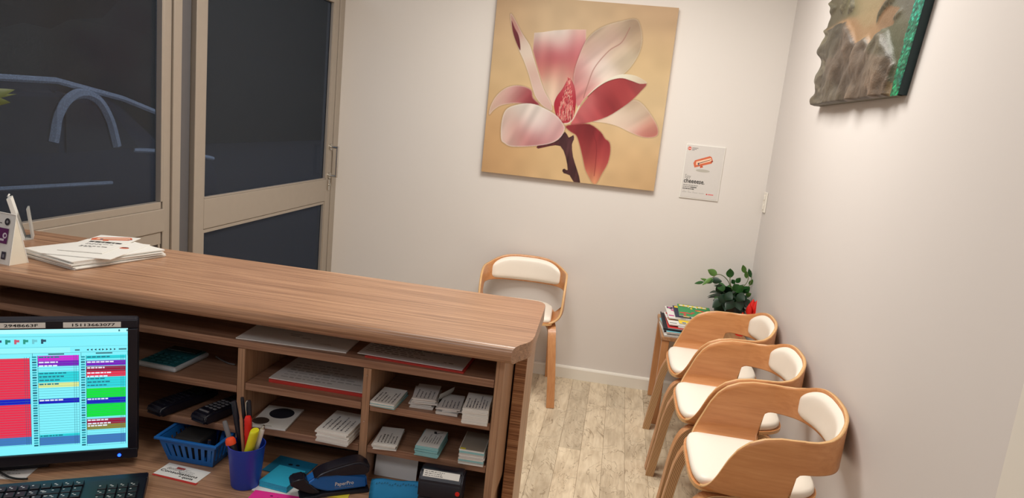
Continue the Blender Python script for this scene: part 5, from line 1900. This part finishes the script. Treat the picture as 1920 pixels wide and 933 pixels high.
u = .0190
sk = 0
for r in range(6):
    y = KD / 2 - .030 - r * u - (.003 if r else 0)
    # numeric pad
    for q_ in range(4):
        if r == 0: continue
        sk += 1; key(KW / 2 - .012 - u * (3.5 - q_), y, 1.0, sk)
    for q_ in range(3):
        if r in (3,) or (r == 4 and q_ != 1): continue
        sk += 1; key(KW / 2 - .018 - u * (7.5 - q_), y, 1.0, sk)
    x = -KW / 2 + .012
    row = {0: [1] * 14, 1: [1] * 13 + [2.0], 2: [1.5] + [1] * 12 + [1.5], 3: [1.75] + [1] * 11 + [2.25], 4: [2.25] + [1] * 10 + [2.75], 5: [1.5, 1, 1.5, 6.5, 1.5, 1, 2.0]}[r]
    for w_ in row:
        sk += 1; key(x + u * w_ / 2, y, w_, sk); x += u * w_

# papers and cable under the monitor
sheet('paper_sheet', [(-40, 896), (50, 897), (70, 874), (-20, 868)], ZD, 'paper_grey', 'sheet of paper lying under the monitor at the lower left', 'paper', .0012, letter_print(4, 33, (150, 146, 144)))
bm = bmesh.new()
tube(bm, spline([at(-12, 880, 'z', ZD + .005), at(4, 887, 'z', ZD + .006), at(18, 894, 'z', ZD + .006), at(34, 897, 'z', ZD + .006), at(52, 897, 'z', ZD + .006)], 6), .0022, 8)
o = obj('cable', bm, 'rubber', smooth='all'); tag(o, 'thin black cable looping over the paper behind the keyboard', 'cable')

# ------------------------------------------------------------------ blue basket
fl_ = at(313, 863, 'z', ZD); fr_ = at(396, 878, 'z', ZD)
bx = (fr_ - fl_); bwid = bx.length; brz = math.atan2(bx.y, bx.x)
bk = thing('basket', 'small blue slotted plastic basket holding dark odds and ends', 'basket', (fl_ + fr_) / 2 + Vector((-bx.y, bx.x, 0)).normalized() * .045, brz)
bk.location.z = ZD + .0005
W0, D0, W1, D1, H = bwid / 2, .040, bwid / 2 + .014, .056, .058


def bp_(fx, fy, t, inset=0.0):
    w_ = W0 + (W1 - W0) * t - inset; d_ = D0 + (D1 - D0) * t - inset
    return Vector((fx * w_, fy * d_, H * t))


bm = bmesh.new()
box(bm, -W0, W0, -D0, D0, 0, .002)


def wallstrip(t0, t1, f0, f1, sidei):
    """piece of a tapered wall between heights t0..t1 and fractions f0..f1 along side"""
    def pt(f, t, ins):
        a = -1 + 2 * f
        return {0: bp_(a, -1, t, ins), 1: bp_(1, a, t, ins), 2: bp_(-a, 1, t, ins), 3: bp_(-1, -a, t, ins)}[sidei]
    o_ = [bm.verts.new(pt(f, t, 0)) for f, t in ((f0, t0), (f1, t0), (f1, t1), (f0, t1))]
    i_ = [bm.verts.new(pt(f, t, .0018)) for f, t in ((f0, t0), (f1, t0), (f1, t1), (f0, t1))]
    bm.faces.new(o_); bm.faces.new(list(reversed(i_)))
    for k in range(4): bm.faces.new((o_[k], i_[k], i_[(k + 1) % 4], o_[(k + 1) % 4]))


for s in range(4):
    wallstrip(0, .22, 0, 1, s); wallstrip(.80, 1.0, 0, 1, s)
    ns = 8 if s in (0, 2) else 6
    for k in range(ns):
        f0 = k / ns; wallstrip(.22, .80, f0 if k else 0, f0 + .55 / ns, s)
    wallstrip(.22, .80, 1 - .3 / ns, 1, s)
bmesh.ops.recalc_face_normals(bm, faces=bm.faces[:])
obj('basket_body', bm, 'blue_mid', bk)
bm = bmesh.new()
for s, (xa, xb, ya, yb) in enumerate(((-W1 - .007, W1 + .007, -D1 - .007, -D1 + .001), (-W1 - .007, W1 + .007, D1 - .001, D1 + .007), (-W1 - .007, -W1 + .001, -D1, D1), (W1 - .001, W1 + .007, -D1, D1))):
    box(bm, xa, xb, ya, yb, H - .001, H + .005, bev=.0015)
obj('rim', bm, 'blue_mid', bk)
BM_ = root_m(bk)
tmesh('black_pouch', B(-W0 + .004, W0 - .034, -D0 + .006, D0 - .004, 0, .052, bev=.008, seg=3), 'rubber', 'black pouch filling most of the blue basket', 'pouch', BM_ @ Vector((0, 0, .0025)), brz)
bm = bmesh.new(); cyl(bm, (0, 0, 0), (.004, .002, .055), .0035, n=10)
tmesh('silver_clip', bm, 'chrome', 'thin silver metal piece seen through the basket slots', 'clip', BM_ @ Vector((W0 - .020, -D0 + .010, .003)), brz)

# business card flat on the desk
def bizprint(w, d):
    o = [(rect(-w * .22, d * .18, w * -.03, d * .33), (160, 60, 56), 1)]
    o += [(p if True else p, c, 2) for p, c, l in [([(x + w * .12, y + d * .12) for x, y in q], cc, 1) for q, cc, _ in scribble(w * .5, d * .4, 3, 4, (130, 126, 130))]]
    return o


bc = sheet('business_card', [(287, 886), (370, 906), (393, 884), (318, 867)], ZD, 'white', 'business card with handwriting on the desk between keyboard and pen cup', 'card', .0008, bizprint)
sheet('red_card', [(285, 889), (366, 909), (372, 905), (290, 885)], ZD - .0001, 'red', 'red card edge showing below the handwritten business card', 'card', .0006)
Mb = root_m(bc)
bxd = Mb.to_3x3() @ Vector((1, 0, 0)); byd = Mb.to_3x3() @ Vector((0, 1, 0))
lettering('denture', .011, bc, Mb @ Vector((-.042, .001, .0014)), bxd, byd, 'ink_grey', .0, width=.034)
lettering('Consultations', .0085, bc, Mb @ Vector((-.050, -.010, .0014)), bxd, byd, 'ink', .012, width=.092)
lettering('+ quote', .008, bc, Mb @ Vector((.002, -.0195, .0014)), bxd, byd, 'ink', .012, width=.036)

# ------------------------------------------------------------------ pen cup
cpn0 = at(443, 919, 'z', ZD)
CXc, CYc = cpn0.x + .004, cpn0.y + .030
cup = thing('pen_cup', 'royal blue plastic cup full of pens on the desk', 'cup', (CXc, CYc, ZD + .0003))
bm = bmesh.new()
CH_ = .095
lathe(bm, [(.0285, 0), (.030, .002), (.0385, CH_ - .002), (.0392, CH_), (.0375, CH_), (.0365, CH_ - .004), (.0275, .004)], 40)
obj('cup_body', bm, 'blue', cup, smooth=True)
CB = Vector((CXc, CYc, ZD))


def pen(name, u, v, yo, r, m, label, cat, foot=(0, 0), extra=None, cap=None, taper=None, grp=None, wide=1.0):
    """pen standing in the cup, its tip at pixel (u, v) on the plane y = CYc + yo"""
    tip = at(u, v, 'y', CYc + yo)
    ft = CB + Vector((foot[0], foot[1], .008))
    L_ = (tip - ft).length
    q = (tip - ft).to_track_quat('Z', 'Y')
    t = bpy.data.objects.new(name, None); COL.objects.link(t)
    t.location = ft; t.rotation_mode = 'QUATERNION'; t.rotation_quaternion = q
    t.empty_display_size = .02
    tag(t, label, cat, grp)
    bm = bmesh.new()
    prof = extra(L_, r) if extra else [(r * .4, 0), (r, .012), (r, L_ - .004), (r * .8, L_)]
    lathe(bm, prof, 14)
    if wide != 1.0: bmesh.ops.scale(bm, vec=(wide, 1, 1), verts=bm.verts)
    obj('barrel', bm, m, t, smooth=True)
    if cap:
        bm = bmesh.new(); lathe(bm, [(p[0], L_ + p[1]) for p in cap[0]], 14)
        if wide != 1.0: bmesh.ops.scale(bm, vec=(wide, 1, 1), verts=bm.verts)
        obj('cap', bm, cap[1], t, smooth=True, label=cap[2])
    return t, L_


pen('marker', 438, 751, .018, .0062, 'black', 'thick black pen at the back left of the pen cup', 'pen', (-.004, .010))
pen('pen', 454, 744, .020, .0038, 'black', 'tall slim black pen with pointed top at the back of the pen cup', 'pen', (.002, .014))
t, L_ = pen('pen', 466, 750, .022, .0052, 'black', 'black pen with a looped clip at the back right of the pen cup', 'pen', (.010, .012))
bm = bmesh.new(); tube(bm, [(.006, 0, L_ - .035), (.008, 0, L_ - .02), (.007, 0, L_ - .003), (.003, 0, L_)], .0012, 6); obj('clip', bm, 'chrome', t)
pen('pencil', 451, 771, .004, .0035, 'pencil', 'bare wooden pencil standing in the middle of the pen cup', 'pencil', (.0, .0), extra=lambda L, r: [(r, 0), (r, L - .018), (.0006, L)])
t, L_ = pen('red_pen', 465, 779, .006, .0080, 'redpl', 'fat red pen with ribbed grip in the pen cup', 'pen', (.008, -.002), extra=lambda L, r: [(r * .5, 0), (r * .9, .012)] + [(r * (1.0 if k % 2 else .93), L - .045 + k * .004) for k in range(9)] + [(r, L - .008), (r * .7, L - .001), (r * .2, L)])
pen('silver_pen', 421, 789, .004, .0052, 'grey', 'silver-grey pen at the left of the pen cup', 'pen', (-.014, .004))
pen('highlighter', 433, 830, -.012, .0105, 'black', 'black highlighter with a fluorescent orange end in the pen cup', 'highlighter', (-.008, -.010), cap=([(.0108, -.002), (.0108, .006), (.0085, .011), (.003, .0125)], 'orange', 'fluorescent orange end'))
pen('highlighter', 478, 806, -.014, .0085, 'yellow', 'flat yellow highlighter leaning right in the pen cup', 'highlighter', (-.006, -.014), wide=1.6, extra=lambda L, r: [(r * .5, 0), (r, .01), (r, L - .005), (r * .92, L - .001), (r * .85, L)])
pen('white_pen', 493, 802, .004, .0050, 'white', 'white pen with a chrome tip leaning to the right in the pen cup', 'pen', (.0, .004), cap=([(.0045, -.001), (.0032, .004), (.0022, .007)], 'chrome', 'chrome tip'))

# ------------------------------------------------------------------ sticky notes and papers
sheet('paper_sheet', [(474, 917), (566, 938), (590, 905), (500, 890)], ZD + .0003, 'white', 'white paper under the turquoise sticky pad', 'paper', .0012)
stack('sticky_note', [(484, 899), (548, 915), (564, 881), (527, 871)], ZD + .016, ZD + .0018, 6, 'teal', 'top leaf of the turquoise sticky-note pad beside the pen cup', 'leaf inside the turquoise sticky-note pad', 'sticky note', 'leaves of the turquoise sticky pad', jit=.0003, rj=.004, seed=12)
sheet('blue_sheet', [(487, 882), (560, 893), (600, 874), (530, 851)], ZD + .0003, 'teal_dk', 'darker blue note behind the turquoise pad, with two ink blots', 'note', .0012, lambda w, d: [(circ(-w * .05, d * .12, .006, 12, .004), (24, 40, 60), 1), (circ(w * .12, d * .16, .005, 12, .004), (24, 40, 60), 1)])
sheet('pink_note', [(452, 944), (548, 962), (566, 930), (480, 919)], ZD + .0018, 'pink', 'bright pink sticky note at the bottom edge beside the pen cup', 'sticky note', .0012, lambda w, d: [(circ(-w * .1, d * .28, .0035, 10, .002), (90, 20, 70), 1), (circ(w * .2, d * .22, .003, 10, .002), (90, 20, 70), 1), (circ(w * .05, d * .2, .0022, 10, .0015), (90, 20, 70), 1)])
sheet('yellow_note', [(592, 928), (650, 934), (658, 924), (600, 918)], ZD + .0003, 'yellowpap', 'strip of yellow note showing below the stapler', 'note', .001)
# curled azure note
na, nb = at(690, 938, 'z', ZD + .001), at(790, 946, 'z', ZD + .001)
dn = nb - na; Ln = dn.length
bm = bmesh.new()
rows = []
for j in range(9):
    t = j / 8
    row = []
    for i in range(11):
        s_ = i / 10
        row.append(bm.verts.new((Ln * s_, .004 + .018 * t + .010 * t * t, .034 * math.sin(t * 1.35) * (1 + .10 * math.sin(s_ * PI)) + .002 * math.sin(s_ * 9) * t)))
    rows.append(row)
for a, b in zip(rows, rows[1:]):
    for i in range(10): bm.faces.new((a[i], a[i + 1], b[i + 1], b[i]))
bmesh.ops.solidify(bm, geom=bm.faces[:], thickness=.0006)
an = tmesh('azure_note', bm, 'azure', 'azure-blue note curling up in front of the bottom right pigeonhole, with pen writing', 'note', na, math.atan2(dn.y, dn.x), smooth='all')
bm = bmesh.new()
rr_ = random.Random(3)
for k in range(16):
    s_ = .10 + .05 * k; t = .62 + .12 * rr_.random()
    f = lambda ss, tt: Vector((Ln * ss, .004 + .018 * tt + .010 * tt * tt - .0016, .034 * math.sin(tt * 1.35) * (1 + .10 * math.sin(ss * PI)) + .002 * math.sin(ss * 9) * tt + .0012))
    tube(bm, [f(s_, t), f(s_ + .02, t + .09), f(s_ + .03, t)], .0004, 4)
obj('handwriting', bm, 'ink', an)

# ------------------------------------------------------------------ stapler
s0, s1 = at(560, 930, 'z', ZD), at(686, 915, 'z', ZD)
sv = s1 - s0; sl = sv.length
stp = thing('stapler', 'black and blue desk stapler lettered PaperPro, lying in front of the shelves', 'stapler', Vector((0, 0, 0)) + s0, math.atan2(sv.y, sv.x))
Hs = .018   # half width


def sprof(nm, pts, hw, m, bev=.004, y0=0.0, lab=None, seg=3):
    bm = bmesh.new()
    prism(bm, pts, -hw + y0, hw + y0, axis='y')
    bmesh.ops.bevel(bm, geom=bm.edges[:], offset=bev, segments=seg, affect='EDGES')
    return obj(nm, bm, m, stp, smooth=True, label=lab)


sprof('base', [(0.0, 0), (sl + .004, 0), (sl + .004, .008), (.05, .010), (.030, .006), (0, .006)], Hs, 'black_matt', .002)
sprof('body', [(.010, .036), (.034, .052), (.060, .056), (sl - .004, .040), (sl, .012), (.062, .011), (.040, .018)], Hs - .002, 'blue_mid', .004, lab='blue body')
sprof('nose', [(-.022, .036), (-.016, .047), (.008, .050), (.024, .030), (.044, .0107), (.024, .0107), (.0, .022)], Hs - .001, 'black', .003)
bm = bmesh.new()
top_ = spline([(.028, 0, .048), (.045, 0, .060), (.085, 0, .071), (sl - .020, 0, .076), (sl + .002, 0, .062)], 5)
bot_ = spline([(sl + .001, 0, .050), (sl - .010, 0, .044), (.08, 0, .047), (.05, 0, .048)], 4)
prism(bm, [(p.x, p.z) for p in bot_[::-1]] + [(p.x, p.z) for p in top_[::-1]], -Hs - .002, Hs + .002, axis='y')
bmesh.ops.bevel(bm, geom=[e for e in bm.edges if abs(e.verts[0].co.y - e.verts[1].co.y) < 1e-6], offset=.004, segments=3, affect='EDGES')
obj('handle', bm, 'black', stp, smooth=True)
Ms = root_m(stp)
sx_ = Ms.to_3x3() @ Vector((1, 0, 0))
lettering('PaperPro', .0085, stp, Ms @ Vector((sl * .50, -Hs + .0016, .024)), sx_, (0, 0, 1), 'ink_white', .015, width=.040)
lettering('innovation in stapling', .003, stp, Ms @ Vector((sl * .50, -Hs + .0016, .0185)), sx_, (0, 0, 1), 'ink_grey', 0, width=.040)

# ------------------------------------------------------------------ self-inking stamp
st0, st1 = at(789, 935, 'z', ZD + .0), at(868, 948, 'z', ZD + .0)
dv_ = st1 - st0
sm = thing('self_inking_stamp', 'black self-inking stamp with a white text label and red button', 'stamp', (st0 + st1) / 2 + Vector((0, -.014, 0)), math.atan2(dv_.y, dv_.x))
hw = dv_.length / 2
bm = bmesh.new()
box(bm, -hw + .001, hw - .001, -.026, .026, 0.0, .030, bev=.003)
obj('lower_frame', bm, 'black_matt', sm)
bm = bmesh.new()
prism(bm, [(-.027, .028), (.027, .028), (.027, .080), (.018, .086), (-.010, .086), (-.022, .074), (-.027, .066)], -hw, hw, axis='x')
bmesh.ops.bevel(bm, geom=bm.edges[:], offset=.004, segments=3, affect='EDGES')
obj('upper_case', bm, 'black', sm, smooth=True)
Mm = root_m(sm)
mx_ = Mm.to_3x3() @ Vector((1, 0, 0)); my_ = Mm.to_3x3() @ Vector((0, .012, .012)).normalized()
lo = Mm @ Vector((-hw + .008, -.0208, .0752)) + (mx_.cross(my_)).normalized() * .0012
LMx = frame_m(lo, mx_, my_)
bm = B(0, 2 * hw - .016, 0, .0145, -.0005, .0005); bm.transform(LMx)
lb = obj('label_plate', bm, 'white', sm, world=True)
prr = [([(x + hw - .008, y + .0072) for x, y in p], c, l) for p, c, l in scribble(2 * hw - .018, .013, 3, 21, (60, 58, 62), fill=.98, m=.03)]
flat_print('print', prr, lb, LMx @ Matrix.Translation((0, 0, .0007)))
bm = bmesh.new(); cyl(bm, (hw - .008, -.0290, .050), (hw - .008, -.0268, .050), .0048, n=14)
obj('button', bm, 'redpl', sm, label='red button')
bm = bmesh.new(); box(bm, -hw - .003, hw + .003, -.029, .029, -.0, .004)
obj('foot', bm, 'black_matt', sm)

# dark flat things at the back of the bottom middle pigeonhole
tmesh('black_folder', B(-.125, .12, -.05, .04, 0, .012, bev=.002), 'black_matt', 'black folder lying in the dark bottom middle pigeonhole', 'folder', (-1.465, -2.62, ZD + .0003), 0.03)
